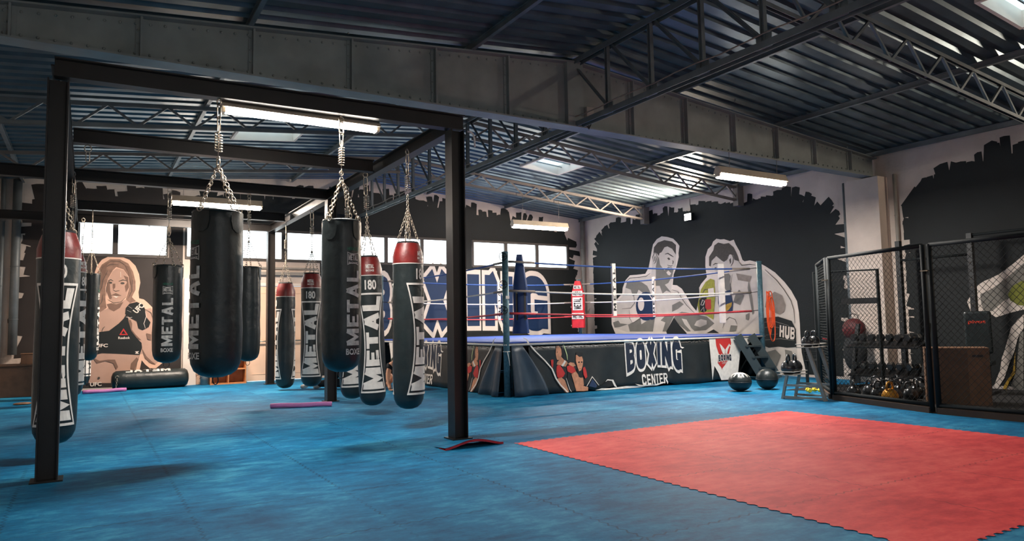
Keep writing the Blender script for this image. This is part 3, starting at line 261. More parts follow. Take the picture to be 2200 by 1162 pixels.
# ---------------------------------------------------------------- heavy block lettering made of strokes
def _arc(cx_, cy_, rx, ry, a0, a1, n=7): return [(cx_+rx*cos(R(a0+(a1-a0)*i/n)), cy_+ry*sin(R(a0+(a1-a0)*i/n))) for i in range(n+1)]
def glyph(ch, t):
    a = t/2; b = t*.30                    # horizontal strokes are thinner than the stems
    rr = .34-a*.4
    ring = _arc(1-a-rr, 1-b-.2, rr, .2, 0, 90)+_arc(a+rr, 1-b-.2, rr, .2, 90, 180)+_arc(a+rr, b+.2, rr, .2, 180, 270)+_arc(1-a-rr, b+.2, rr, .2, 270, 360)
    G_ = {'M': (1.25, [([(a*.8, 0), (a*.8, 1)], t*.8), ([(1-a*.8, 0), (1-a*.8, 1)], t*.8), ([(a*.9, 1), (.5, .22), (1-a*.9, 1)], t*.62)]),
          'E': (.9, [([(a, 0), (a, 1)], t), ([(0, 1-b), (1, 1-b)], 2*b), ([(0, .5), (.86, .5)], 2*b), ([(0, b), (1, b)], 2*b)]),
          'T': (.95, [([(.5, 0), (.5, 1)], t), ([(0, 1-b), (1, 1-b)], 2*b)]),
          'A': (1.05, [([(a*.8, 0), (.5, 1)], t*.82), ([(1-a*.8, 0), (.5, 1)], t*.82), ([(.2, .28), (.8, .28)], 1.6*b)]),
          'L': (.85, [([(a, 0), (a, 1)], t), ([(0, b), (1, b)], 2*b)]),
          'B': (1.0, [([(a, 0), (a, 1)], t), ([(0, 1-b), (.5, 1-b)]+_arc(.62, .77-b/2, .38-a, .23-b/2, 80, -80)+[(.4, .52), (0, .52)], 1.5*b+.05), ([(0, .5), (.5, .5)]+_arc(.64, .26+b/2, .36-a*.95, .24-b/2, 80, -80)+[(.45, b), (0, b)], 1.5*b+.05)]),
          'O': (1.0, [(ring+ring[:2], t*.92)]),
          'X': (1.05, [([(a, 0), (1-a, 1)], t*.95), ([(a, 1), (1-a, 0)], t*.95)]),
          'I': (.42, [([(.5, 0), (.5, 1)], min(.98, t*2.1))]),
          'N': (1.05, [([(a*.9, 0), (a*.9, 1)], t*.88), ([(1-a*.9, 0), (1-a*.9, 1)], t*.88), ([(a*.9, 1), (1-a*.9, 0)], t*.8)]),
          'G': (1.0, [([(1-a, .68)]+_arc(1-a-rr, 1-b-.2, rr, .2, 0, 90)+_arc(a+rr, 1-b-.2, rr, .2, 90, 180)+_arc(a+rr, b+.2, rr, .2, 180, 270)+_arc(1-a-rr, b+.2, rr, .2, 270, 350), t*.92), ([(1-a, 0), (1-a, .48)], t), ([(.52, .46), (1, .46)], 2*b)]),
          'C': (.95, [([(1-a, .66)]+_arc(1-a-rr, 1-b-.2, rr, .2, 0, 90)+_arc(a+rr, 1-b-.2, rr, .2, 90, 180)+_arc(a+rr, b+.2, rr, .2, 180, 270)+_arc(1-a-rr, b+.2, rr, .2, 270, 360)+[(1-a, .34)], t*.92)]),
          'R': (1.0, [([(a, 0), (a, 1)], t), ([(0, 1-b), (.5, 1-b)]+_arc(.62, .75-b/2, .38-a, .25-b/2, 80, -80)+[(.4, .48), (0, .48)], 1.5*b+.05), ([(.5, .5), (1-a*.9, 0)], t*.9)]),
          'H': (1.0, [([(a, 0), (a, 1)], t), ([(1-a, 0), (1-a, 1)], t), ([(a, .5), (1-a, .5)], 2*b)]),
          'U': (1.0, [([(a, 1), (a, .3)]+_arc(.5, .25, .5-a, .25-b, 180, 360)+[(1-a, .3), (1-a, 1)], t*.95)])}
    return G_[ch]
def ribbon(pts, w, ext=0.0):
    q = [Vector(p) for p in pts]; n = len(q)
    if ext: q[0] = q[0]-(q[1]-q[0]).normalized()*ext; q[-1] = q[-1]+(q[-1]-q[-2]).normalized()*ext
    l, r_2 = [], []
    for i in range(n):
        d0 = (q[i]-q[i-1]).normalized() if i else (q[1]-q[0]).normalized(); d1 = (q[i+1]-q[i]).normalized() if i < n-1 else d0
        m = d0+d1; m = m.normalized() if m.length > .3 else d0
        k = 1/max(.45, m.dot(d0)); nn = Vector((-m.y, m.x))*w/2*k; l.append(q[i]+nn); r_2.append(q[i]-nn)
    return l, r_2
def block3(name, s, m, parent, mapf, t=.36, grow=0.0, gap=.16, cuts=(0, 0), aspect=1.0):
    """block letters laid out in the unit square, each stroke grown by grow for outlines"""
    W_ = [glyph(c, t)[0] for c in s]; tot = sum(W_)+gap*(len(s)-1); x = 0.0; bm = bmesh.new()
    lay = bm.verts.layers.float.new('lift')
    for ci, (c, w) in enumerate(zip(s, W_)):
        for si, (pts, th) in enumerate(glyph(c, t)[1]):
            l, r_2 = ribbon(pts, th+2*grow, grow*.9 if len(pts) < 4 else 0.0)
            vs = []
            for p, q in zip(l, r_2):
                row = [p, p.lerp(q, .5), q]; vs.append([bm.verts.new(((x+v.x*w)/tot, v.y, 0)) for v in row])
                for v in vs[-1]: v[lay] = ((ci % 2)*3+si)*.0004+len(vs)*.00003
            for i in range(len(vs)-1):
                for j in range(2):
                    try: bm.faces.new((vs[i][j], vs[i+1][j], vs[i+1][j+1], vs[i][j+1]))
                    except ValueError: pass
        x += w+gap
    for n, ax in ((cuts[0], 0), (cuts[1], 1)):
        for i in range(1, n):
            c = Vector((i/n, 0, 0)) if ax == 0 else Vector((0, i/n, 0)); no = Vector((1, 0, 0)) if ax == 0 else Vector((0, 1, 0))
            bmesh.ops.bisect_plane(bm, geom=bm.verts[:]+bm.edges[:]+bm.faces[:], plane_co=c, plane_no=no)
    bm.verts.ensure_lookup_table(); lift = [v[lay] for v in bm.verts]
    for v in bm.verts: v.co = Vector(mapf(v.co.x, v.co.y))
    bm.normal_update(); nrm = [v.normal.copy() for v in bm.verts]
    for v, l_, n_ in zip(bm.verts, lift, nrm): v.co += n_*l_
    m2 = bpy.data.meshes.new(name); bm.to_mesh(m2); bm.free(); m2.materials.append(m)
    o = bpy.data.objects.new(name, m2); COL.objects.link(o); o.parent = parent
    return o
# ---------------------------------------------------------------- foam floor shader
def foam(name, c_lo, c_mid, c_hi, seam=.55):
    m = bpy.data.materials.new(name); m.use_nodes = True; nt = m.node_tree; N = nt.nodes; L = nt.links
    b = N['Principled BSDF']; b.inputs['Roughness'].default_value = .66; b.inputs['Specular IOR Level'].default_value = .18
    geo = N.new('ShaderNodeNewGeometry'); sep = N.new('ShaderNodeSeparateXYZ'); L.new(geo.outputs['Position'], sep.inputs[0])
    def mt(op, a, c=None, d=None):
        n = N.new('ShaderNodeMath'); n.operation = op
        for i, x in enumerate((a, c, d)):
            if x is None: continue
            if isinstance(x, (int, float)): n.inputs[i].default_value = x
            else: L.new(x, n.inputs[i])
        return n.outputs[0]
    def noise(sc, det=5, src=None, stretch=None):
        n = N.new('ShaderNodeTexNoise'); n.inputs['Scale'].default_value = sc; n.inputs['Detail'].default_value = det; n.inputs['Roughness'].default_value = .6
        if stretch:
            mp = N.new('ShaderNodeMapping'); mp.inputs['Scale'].default_value = stretch; mp.inputs['Rotation'].default_value = (0, 0, .5)
            L.new(geo.outputs['Position'], mp.inputs[0]); L.new(mp.outputs[0], n.inputs['Vector'])
        else: L.new(geo.outputs['Position'], n.inputs['Vector'])
        return n.outputs['Fac']
    x, y = sep.outputs[0], sep.outputs[1]
    def seamline(p, q):
        w = mt('MULTIPLY', mt('PINGPONG', mt('MULTIPLY', q, 12.0), .5), .05)
        sh = mt('ADD', mt('ADD', p, w), -.0125)
        d = mt('ABSOLUTE', mt('SUBTRACT', mt('FRACT', mt('ADD', sh, .5)), .5))
        return mt('LESS_THAN', d, .007)
    s1 = seamline(x, y); s2 = seamline(y, x)
    gate = mt('MULTIPLY', mt('MULTIPLY_ADD', noise(2.3, 3), 5.0, -1.7), 1.0); g = N.new('ShaderNodeClamp'); L.new(gate, g.inputs[0])
    near_x = mt('MULTIPLY', mt('LESS_THAN', mt('ABSOLUTE', mt('SUBTRACT', mt('ABSOLUTE', mt('SUBTRACT', x, 2.0)), 2.0)), .06), mt('LESS_THAN', y, .06))
    near_y = mt('MULTIPLY', mt('LESS_THAN', mt('ABSOLUTE', y), .06), mt('GREATER_THAN', x, -.03))
    off = mt('SUBTRACT', 1.0, mt('MAXIMUM', near_x, near_y))
    line = mt('MULTIPLY', mt('MULTIPLY', mt('MAXIMUM', s1, s2), g.outputs[0]), off)
    big = noise(.9, 4); mid = noise(4.5, 8, stretch=(1, 2.2, 1)); fine = noise(28, 6)
    f = mt('ADD', mt('ADD', mt('MULTIPLY', big, .5), mt('MULTIPLY', mid, .38)), mt('MULTIPLY', fine, .12))
    rp = N.new('ShaderNodeValToRGB'); e = rp.color_ramp.elements; e[0].position = .40; e[0].color = (*c_lo, 1); e[1].position = .63; e[1].color = (*c_hi, 1)
    k = e.new(.51); k.color = (*c_mid, 1)
    L.new(f, rp.inputs[0])
    mx = N.new('ShaderNodeMixRGB'); mx.blend_type = 'MULTIPLY'; L.new(mt('MULTIPLY', line, seam), mx.inputs[0]); L.new(rp.outputs[0], mx.inputs[1]); mx.inputs[2].default_value = (.12, .14, .16, 1)
    # small scuff specks
    sp = mt('GREATER_THAN', noise(9, 2), .70); mx2 = N.new('ShaderNodeMixRGB'); mx2.blend_type = 'MULTIPLY'; L.new(mt('MULTIPLY', sp, .3), mx2.inputs[0]); L.new(mx.outputs[0], mx2.inputs[1]); mx2.inputs[2].default_value = (.4, .42, .45, 1)
    L.new(mx2.outputs[0], b.inputs['Base Color'])
    bp = N.new('ShaderNodeBump'); bp.inputs['Strength'].default_value = .18; bp.inputs['Distance'].default_value = .01
    L.new(mt('SUBTRACT', fine, mt('MULTIPLY', line, .8)), bp.inputs['Height']); L.new(bp.outputs[0], b.inputs['Normal'])
    return m
M['foam_blue'] = foam('foam_blue', s8(0, 82, 122), s8(6, 110, 154), s8(56, 148, 184))
M['foam_red'] = foam('foam_red', s8(196, 56, 62), s8(222, 74, 76), s8(236, 98, 94), .4)
X0, X1, Y0, Y1 = -5.3, 8.75, -9.0, 10.5
def struct(o, label=None): o['kind'] = 'structure'; return tag(o, label)
struct(MB().box(X0, X1, Y0, Y1, -.2, 0).build('floor', M['foam_blue']), 'blue jigsaw foam matting over the whole gym floor')
# red mats: 4 x 4 m with a toothed jigsaw rim
pts = []
def teeth(a, b, n, out):
    a = Vector(a); b = Vector(b); d = (b-a)/n; nn = Vector((d.y, -d.x)).normalized()*out
    for i in range(n):
        p = a+d*i
        pts.extend([p+d*.02-nn*.5, p+d*.22+nn*.5, p+d*.55+nn*.5, p+d*.78-nn*.5])
teeth((0, 0), (4, 0), 48, .022); teeth((4, 0), (4, -4), 48, .022); teeth((4, -4), (0, -4), 48, .022); teeth((0, -4), (0, 0), 48, .022)
o = poly3('sports_mat', [[(p.x, p.y) for p in pts]], M['foam_red'], None, lambda x, y: (x, y, .004))
tag(o, 'square of red interlocking foam mats set into the blue floor', 'mat')
o = poly3('rubber_mat', [[(6.52, 1.32), (5.56, .47), (5.10, -1.23), (5.10, -3.0), (5.6, -4.5), (8.7, -6), (8.7, 1.2), (8.0, 1.25), (7.6, 1.9), (6.2, 1.75)]], M['rubber'], None, lambda x, y: (x, y, .006))
tag(o, 'dark rubber flooring of the weights corner inside the cage fence', 'mat')
# lifted mat edge at the foot of the rig post
mb = MB(); n = 16
top = []; 
for i in range(n+1):
    x = -.72+.62*i/n; h = .055*sin(pi*i/n)**1.6
    top.append((x, h))
for side, y0, y1, z0 in ((0, .05, .30, 0),):
    vs = []
    for x, h in top: vs += [(x, y0, h+.022), (x, y0+.14, h*.45+.01), (x, y1, .004)]
    mb.add(vs, [(3*i+j, 3*i+3+j, 3*i+4+j, 3*i+1+j) for i in range(n) for j in range(2)], True)
fl = empty('lifted_mat', (-.41, .05, 0), 0, 'curled-up mat edge showing its red underside beside the right rig post', 'mat')
fl_o = mb.build('mat_top', M['foam_blue'], fl); fl_o.location = (.41, -.05, 0)
mb = MB(); vs = []
for i, (x, h) in enumerate(top):
    j = .006*(i % 2); vs += [(x, .045-j, h), (x, .045-j, h+.021)]
mb.add(vs, [(2*i, 2*i+2, 2*i+3, 2*i+1) for i in range(n)])
vs = []
for x, h in top: vs += [(x, .046, h), (x, .2, h*.4+.004)]
mb.add(vs, [(2*i, 2*i+1, 2*i+3, 2*i+2) for i in range(n)], True)
o = mb.build('red_underside', M['pad_red'], fl); o.location = (.41, -.05, 0)
# ---------------------------------------------------------------- roof
ZR, SL, XR = 4.75, .09, 2.0
def zroof(x): return ZR - SL*abs(x-XR)
HOLES = [(-1.55, -.45, 6.0, 6.75), (4.3, 5.3, 5.75, 6.75), (4.5, 5.5, -3.25, -2.25)]
mb = MB(); per = .25; ky0 = int(Y0/per); ky1 = int(Y1/per)
prof = [(0, 0), (.12, 0), (.145, .04), (.225, .04), (.25, 0)]
for k in range(ky0, ky1+1):
    ya = k*per
    for (xa, xb) in ((X0, XR), (XR, X1)):
        segs = [(xa, xb)]
        for (hx0, hx1, hy0, hy1) in HOLES:
            if ya >= hy0-.01 and ya+per <= hy1+.01:
                ns = []
                for (a, b) in segs:
                    if hx0 > a and hx1 < b: ns += [(a, hx0), (hx1, b)]
                    else: ns.append((a, b))
                segs = ns
        for (a, b) in segs:
            vs = []
            for (dy, dz) in prof: vs += [(a, ya+dy, zroof(a)+dz), (b, ya+dy, zroof(b)+dz)]
            mb.add(vs, [(2*i, 2*i+1, 2*i+3, 2*i+2) for i in range(4)])
o = mb.build('ceiling', M['roof_metal']); struct(o, 'ribbed metal roof sheets sloping down from the ridge')
sol = o.modifiers.new('s', 'SOLIDIFY'); sol.thickness = .004; sol.offset = 1
# ---------------------------------------------------------------- walls
WINS = [(-3.78, -2.14, [(-3.74, -3.17), (-3.07, -2.18)]), (-1.82, 1.16, [(-1.78, -.75), (-.69, .19), (.32, 1.12)]),
        (2.0, 4.9, [(2.06, 2.66), (2.75, 3.62), (3.71, 4.86)]), (5.1, 8.2, [(5.15, 6.08), (6.18, 7.09), (7.19, 8.15)])]
WZ0, WZ1 = 2.70, 3.38
DOOR = (-.58, 1.06, 0, 2.18)
holes = [(a, b, WZ0, WZ1) for a, b, _ in WINS]+[DOOR]
xs = sorted(set([X0-.2, X1+.2, XR]+[h[0] for h in holes]+[h[1] for h in holes]))
mb = MB()
for i in range(len(xs)-1):
    a, b = xs[i], xs[i+1]; c = (a+b)/2
    zh = sorted([(h[2], h[3]) for h in holes if h[0] <= c <= h[1]]); z = 0
    for (p, q) in zh+[(None, None)]:
        if p is None: 
            vs = [(a, Y1, z), (b, Y1, z), (b, Y1, zroof(b)+.06), (a, Y1, zroof(a)+.06), (a, Y1+.25, z), (b, Y1+.25, z), (b, Y1+.25, zroof(b)+.06), (a, Y1+.25, zroof(a)+.06)]
            mb.add(vs, [(0, 1, 2, 3), (5, 4, 7, 6), (0, 4, 5, 1), (3, 2, 6, 7), (1, 5, 6, 2), (0, 3, 7, 4)])
        else:
            if p > z: mb.box(a, b, Y1, Y1+.25, z, p)
            z = q
wb = struct(mb.build('wall_back', M['wallwhite']), 'back wall painted black with a ragged brushed edge under the roof')
wr = struct(MB().box(X1, X1+.2, Y0, Y1+.25, 0, 4.2).build('wall_right', M['wallwhite']), 'right side wall painted black in two patches with boxing paintings')
struct(MB().box(X0-.2, X0, Y0, Y1+.25, 0, 4.2).build('wall_left', M['wallwhite']), 'left side wall in shadow')
struct(MB().box(X0-.2, X1+.2, Y0-.2, Y0, 0, 4.8).build('wall_front', M['wallwhite']), 'wall behind the viewer')
# windows
for wi, (a, b, panes) in enumerate(WINS):
    w = struct(empty('window_%d' % (wi+1), ((a+b)/2, Y1, WZ0)), 'high window strip in the back wall %s' % ['above the painted woman', 'above the double door', 'above the start of the big letters', 'nearest the right corner'][wi])
    mb = MB(); ox, oz = (a+b)/2, WZ0
    mb.box(a-ox, b-ox, -.02, .06, -.03, .035); mb.box(a-ox, b-ox, -.02, .06, WZ1-WZ0-.04, WZ1-WZ0+.02)
    edges = [a]+[x for p in panes for x in p]+[b]
    for i in range(0, len(edges), 2): mb.box(edges[i]-ox, edges[i+1]-ox, -.02, .06, .035, WZ1-WZ0-.04)
    mb.build('window_frame', M['frame'], w, .004)
    for (p, q) in panes: MB().box(p-ox, q-ox, .03, .04, .03, WZ1-WZ0-.035).build('window_pane', M['pane_glow'], w)
# glowing bay added out of view to light surfaces facing the viewer
w = struct(empty('window_8', (-1.5, Y0, 1.0)), 'wide glazed bay added behind the viewer as fill light')
mbf = MB()
for k in range(7): mbf.box(-3.0+k*1.0-.03, -3.0+k*1.0+.03, 0, .06, 0, 2.0)
mbf.box(-3.0, 3.0, 0, .06, -.03, .03).box(-3.0, 3.0, 0, .06, 1.97, 2.03).build('window_frame', M['frame'], w)
for k in range(6): MB().box(-2.97+k, -2.03+k, .005, .02, .03, 1.97).build('window_pane', M['fill_bay_glow'], w)
# double door
d = struct(empty('door_1', ((DOOR[0]+DOOR[1])/2, Y1, 0)), 'pale double door with push bars in the back wall')
hx = (DOOR[1]-DOOR[0])/2
MB().box(-hx, -hx+.05, -.02, .12, 0, 2.18).box(hx-.05, hx, -.02, .12, 0, 2.18).box(-hx+.05, hx-.05, -.02, .12, 2.12, 2.18).build('door_frame', M['mw'], d)
for s in (-1, 1):
    x0, x1 = (-hx+.055, -.004) if s < 0 else (.004, hx-.055)
    lf = MB().box(x0, x1, .02, .07, .01, 2.11).box(x0+.1, x1-.1, .012, .02, .15, .16).box(x0+.1, x1-.1, .012, .02, 1.95, 1.96).build('door_leaf', M['door'], d)
    MB().tube([(x0+.06, -.05, .88), (x1-.06, -.05, .88)], .016).box(x0+.03, x0+.09, -.07, .02, .83, .95).box(x1-.09, x1-.03, -.07, .02, .8, 1.0).build('push_bar', M['chrome'], lf)
# painted zones
def noise_quads(n, fn): return [fn() for _ in range(n)]
def stroke(px, pz, ang, ln, wd):
    c, s = cos(ang), sin(ang); q = []
    for (u, v) in ((-.5, 0), (-.5+rnd.uniform(-.1, .1), 1), (0, 1+rnd.uniform(-.05, .08)), (.5+rnd.uniform(-.1, .1), 1+rnd.uniform(-.1, .1)), (.5, 0)):
        q.append((px+u*wd*c-v*ln*s, pz+u*wd*s+v*ln*c))
    return q
def painted(par, name, outline, strokes_along, plane, base=M['blackpaint']):
    polys = list(outline)
    for (p, q, n0, ang) in strokes_along:
        L_ = math.hypot(q[0]-p[0], q[1]-p[1]); n = int(L_/n0)
        for i in range(n):
            t = (i+rnd.uniform(.2, .8))/n; a = ang+rnd.uniform(-.25, .25); ln = rnd.uniform(.08, .32)
            x = p[0]+(q[0]-p[0])*t; z = p[1]+(q[1]-p[1])*t
            polys.append(stroke(x+sin(a)*.1, z-cos(a)*.1, a, ln+.1, rnd.uniform(.12, .23)))
    lay = [0]
    o = None; mbv = MB()
    for i, pl in enumerate(polys):
        off = .002+.00003*i
        bm = bmesh.new(); vs = [bm.verts.new((x, z, 0)) for x, z in pl]
        es = [bm.edges.new((vs[k], vs[(k+1) % len(vs)])) for k in range(len(vs))]
        bmesh.ops.triangle_fill(bm, edges=es, use_beauty=True); bm.verts.index_update()
        mbv.add([plane(v.co.x, v.co.y, off) for v in bm.verts], [[v.index for v in f.verts] for f in bm.faces]); bm.free()
    return mbv.build(name, base, par)
PB = lambda x, z, o=.003: (x, Y1-o, z)
PR = lambda y, z, o=.003: (X1-o, y, z)
def cut_out(poly): return poly
# back wall: black everywhere except the pale door bay and a ragged top
painted(wb, 'black_paint', [[(-4.55, .05), (-4.55, 3.75), (-3.79, 3.92), (-3.79, .05)], [(-3.79, .05), (-3.79, 2.69), (-1.86, 2.69), (-1.86, .02)], [(-3.79, 3.39), (-3.79, 3.92), (-1.86, 3.93), (-1.86, 3.39)], [(-2.13, 2.69), (-2.13, 3.39), (-1.86, 3.39), (-1.86, 2.69)]],
        [((-4.55, .4), (-4.55, 3.7), .14, pi/2-.1), ((-4.5, 3.75), (-3.6, 3.93), .13, .3), ((-3.6, 3.93), (-1.9, 3.93), .17, 0)], PB, mat('brown_black_paint', s8(46, 38, 35), .65, 0, .25, 2.5))
painted(wb, 'black_paint', [[(-1.86, 3.39), (-1.86, 3.93), (0, 4.1), (2, 4.3), (4, 4.2), (6.5, 3.95), (8.1, 3.7), (8.25, 3.39)], [(8.21, .05), (8.21, 3.39), (8.25, 3.39), (8.25, .05)],
        [(1.07, .05), (1.07, 2.69), (8.21, 2.69), (8.21, .05)], [(1.17, 2.69), (1.17, 3.39), (1.99, 3.39), (1.99, 2.69)], [(4.91, 2.69), (4.91, 3.39), (5.09, 3.39), (5.09, 2.69)]],
        [((-1.8, 3.93), (0, 4.1), .15, 0), ((0, 4.1), (2, 4.3), .15, 0), ((2, 4.3), (4, 4.2), .15, 0), ((4, 4.2), (6.5, 3.95), .15, -.05), ((6.5, 3.95), (8.1, 3.7), .15, -.2), ((8.28, 3.6), (8.3, .3), .15, -pi/2-.2)], PB)
# pale block-work bay round the door
mb = MB(); mb.box(-1.83, -1.58, Y1-.05, Y1-.001, 0, 2.25); mb.build('door_post_panel', M['mw'], wb)
MB().box(-1.5, 1.0, Y1-.09, Y1-.001, 2.36, 2.43).box(-1.5, 1.0, Y1-.05, Y1-.001, 2.5, 2.54).build('lintel_rail', M['pipe'], wb)
bm_ = mat('block_work', s8(190, 158, 136), .85, 0, .2, 3, bump=.4, bscale=18)
mb = MB()
for r in range(11):
    for c in range(3):
        x0 = -1.56+c*.34-(.17 if r % 2 else 0); x1 = x0+.33
        x0 = max(x0, -1.57); x1 = min(x1, -.6)
        if x1 > x0+.03: mb.box(x0, x1, Y1-.03, Y1-.001, r*.2+.005, r*.2+.195)
mb.build('block_courses', bm_, wb)
# right wall
painted(wr, 'black_paint', [[(9.95, .05), (9.95, 2.0), (9.85, 3.3), (9.3, 3.75), (8.2, 3.75), (6.8, 3.7), (5.4, 3.62), (4.2, 3.62), (3.4, 3.62), (2.85, 3.4), (2.45, 2.95), (2.4, 2.3), (2.4, .05)]],
        [((9.95, 3.2), (9.95, .4), .15, pi/2), ((9.3, 3.75), (8.2, 3.75), .14, 0), ((8.2, 3.75), (6.8, 3.7), .13, 0), ((6.8, 3.7), (3.4, 3.62), .12, 0), ((3.4, 3.62), (2.85, 3.4), .12, -.4*-1), ((2.85, 3.4), (2.42, 2.95), .12, .8), ((2.42, 2.9), (2.4, .4), .14, pi/2+.2), ((9.9, 3.3), (9.3, 3.75), .12, -.7)], PR)
painted(wr, 'black_paint', [[(1.0, .05), (1.0, 3.1), (.7, 3.45), (.2, 3.6), (-.8, 3.68), (-8, 3.7), (-8, .05)]],
        [((1.0, 3.1), (1.0, .2), .16, -pi/2+.1+pi), ((1.0, 3.1), (.7, 3.45), .12, .6), ((.7, 3.45), (-.8, 3.68), .13, 0), ((-.8, 3.68), (-3, 3.7), .16, 0)], PR)
# concrete pilaster carrying the girder
p = MB().box(X1-.28, X1, 1.35, 2.0, 0, 3.68).build('concrete_pilaster', M['wallwhite'], wr)
# pipes
def pipe(pts, r, label, m=M['pipe'], clips=True):
    t = empty('drain_pipe', pts[0], 0, label, 'pipe'); b = Vector(pts[0])
    MB().tube([Vector(p)-b for p in pts], r, 12).build('pipe_run', m, t)
    mb = MB(); a = Vector(pts[0])-b; c = Vector(pts[-1])-b
    for i in (.2, .5, .8): q = a.lerp(c, i); mb.torus(q, r+.004, .006, (c-a).normalized(), 14, 5)
    mb.build('pipe_clip', m, t)
pipe([(8.63, 10.36, .0), (8.63, 10.36, 4.1)], .06, 'pale vertical pipe in the far right corner of the gym')
pipe([(8.66, 2.12, 0), (8.66, 2.12, 3.7)], .045, 'dark drain pipe on the right wall beside the concrete pilaster', M['roof_steel'])
pipe([(8.70, 1.18, 0), (8.70, 1.18, 3.7)], .03, 'slim pale conduit on the right wall at the edge of the second black patch')
pipe([(-4.78, 10.4, .75), (-4.78, 10.4, 4.1)], .075, 'thick pipe in the far left corner', M['roof_steel'])
pipe([(-5.0, 10.4, 0), (-5.0, 10.4, 4.1)], .04, 'thin pipe left of the thick pipe in the far left corner', M['roof_steel'])
# ---------------------------------------------------------------- skylights
for i, (a, b, c, e) in enumerate(HOLES):
    x = (a+b)/2; z = zroof(x); tilt = math.atan(SL)*(1 if x < XR else -1)
    w = struct(empty('window_%d' % (5+i), (x, (c+e)/2, z)), ['roof skylight behind the long tube lamp on the rig', 'roof skylight above the boxing ring', 'roof skylight at the top right edge of view'][i])
    w.rotation_euler = (0, -tilt, 0)
    hx, hy = (b-a)/2, (e-c)/2
    MB().box(-hx, -hx+.04, -hy, hy, -.03, .18).box(hx-.04, hx, -hy, hy, -.03, .18).box(-hx+.04, hx-.04, -hy, -hy+.04, -.03, .18).box(-hx+.04, hx-.04, hy-.04, hy, -.03, .18).build('skylight_curb', M['mw'], w)
    MB().box(-hx+.04, hx-.04, -.015, .015, .1, .13).box(-hx+.04, hx-.04, hy-.2, hy-.18, .1, .12).build('skylight_bar', M['roof_steel'], w)
    MB().box(-hx-.02, hx+.02, -hy-.02, hy+.02, .18, .19).build('skylight_pane', M['sky_glow'], w)
# purlins, along Y under the sheets
for x, lab in ((-2.2, 'left of the tube lamp on the bag rig'), (.4, 'over the right side of the bag rig'), (3.8, 'first to the right of the ridge'), (6.1, 'midway between ridge and right wall'), (8.6, 'against the right wall'), (-4.7, 'near the left wall')):
    z = zroof(x)-.045
    o = MB().ibeam((x, Y0+.05, z), (x, Y1-.02, z), .05, .08, .008).build('roof_purlin', M['roof_steel'])
    tag(o, 'steel roof purlin '+lab, 'beam')
# big plate girder under the ridge at Y 1.6
G = empty('plate_girder', (1.7, 1.6, 3.75), 0, 'deep riveted steel plate girder crossing the whole hall under the roof', 'beam')
GB = Vector((1.7, 1.6, 3.75))
def gz(x): return zroof(x)-.10
mb = MB()
for (a, b) in ((X0+.02, XR), (XR, X1-.02)):
    za, zb = 3.78, 3.78-(.06 if b > XR else 0)
    vs = [(a, 1.59, za), (b, 1.59, zb), (b, 1.59, gz(b)), (a, 1.59, gz(a)), (a, 1.605, za), (b, 1.605, zb), (b, 1.605, gz(b)), (a, 1.605, gz(a))]
    mb.add([Vector(v)-GB for v in vs], [(0, 1, 2, 3), (5, 4, 7, 6), (0, 4, 5, 1), (3, 2, 6, 7), (1, 5, 6, 2), (0, 3, 7, 4)])
mb.build('web_plate', M['girder'], G)
mb = MB()
for (a, b) in ((X0+.02, XR), (XR, X1-.02)):
    zb = 3.78-(.06 if b > XR else 0)
    mb.bar(Vector((a, 1.6, 3.77))-GB, Vector((b, 1.6, zb-.01))-GB, .22, .018)
mb.build('bottom_flange', M['girder'], G)
mb = MB()
for (a, b) in ((X0+.02, XR), (XR, X1-.02)): mb.bar(Vector((a, 1.6, gz(a)+.01))-GB, Vector((b, 1.6, gz(b)+.01))-GB, .2, .018)
mb.build('top_flange', M['girder'], G)
riv = MB()
for i, x in enumerate((-4.24, -3.2, -2.16, -1.11, -.08, .93, 1.96, 2.98, 4.02, 5.05, 6.05, 7.02, 8.0)):
    w = .10 if abs(x-1.96) < .1 else .035
    MB().bar(Vector((x, 1.55, 3.785))-GB, Vector((x, 1.55, gz(x)))-GB, .02 if w < .05 else .26, .075, (0, 1, 0)).bar(Vector((x, 1.58, 3.785))-GB, Vector((x, 1.58, gz(x)))-GB, .09, .01, (0, 1, 0)).build('stiffener', M['girder'], G)
    for k in range(1, 6): riv.ball(Vector((x-.03, 1.572, 3.8+k*.13))-GB, .011, n=6, m=4)
x = X0+.1
while x < X1-.1:
    riv.ball(Vector((x, 1.585, gz(x)-.05))-GB, .014, n=6, m=4); riv.ball(Vector((x, 1.585, 3.83 if x < XR else 3.80))-GB, .014, n=6, m=4); x += .13
riv.build('rivet', M['girder'], G)['kind'] = 'stuff'
# ridge truss along Y
T = empty('ridge_truss', (2, 1, 3.78), 0, 'long lattice truss under the roof ridge running to the back wall', 'truss')
TB = Vector((2, 1, 3.78)); tz0, tz1 = 3.80, 4.66
mb = MB(); mb.lbar(Vector((1.985, Y0, tz0))-TB, Vector((1.985, Y1-.01, tz0))-TB, .07, .008, sx=-1); mb.lbar(Vector((2.015, Y0, tz0))-TB, Vector((2.015, Y1-.01, tz0))-TB, .07, .008, sx=1); mb.build('bottom_chord', M['roof_steel'], T)
mb = MB(); mb.lbar(Vector((1.985, Y0, tz1))-TB, Vector((1.985, Y1-.01, tz1))-TB, .07, .008, sx=-1); mb.lbar(Vector((2.015, Y0, tz1))-TB, Vector((2.015, Y1-.01, tz1))-TB, .07, .008, sx=1); mb.build('top_chord', M['roof_steel'], T)
y = .88
ys = [.88-.8*k for k in range(0, 12)]+[1.68+.8*k+.65 for k in range(0, 10)]
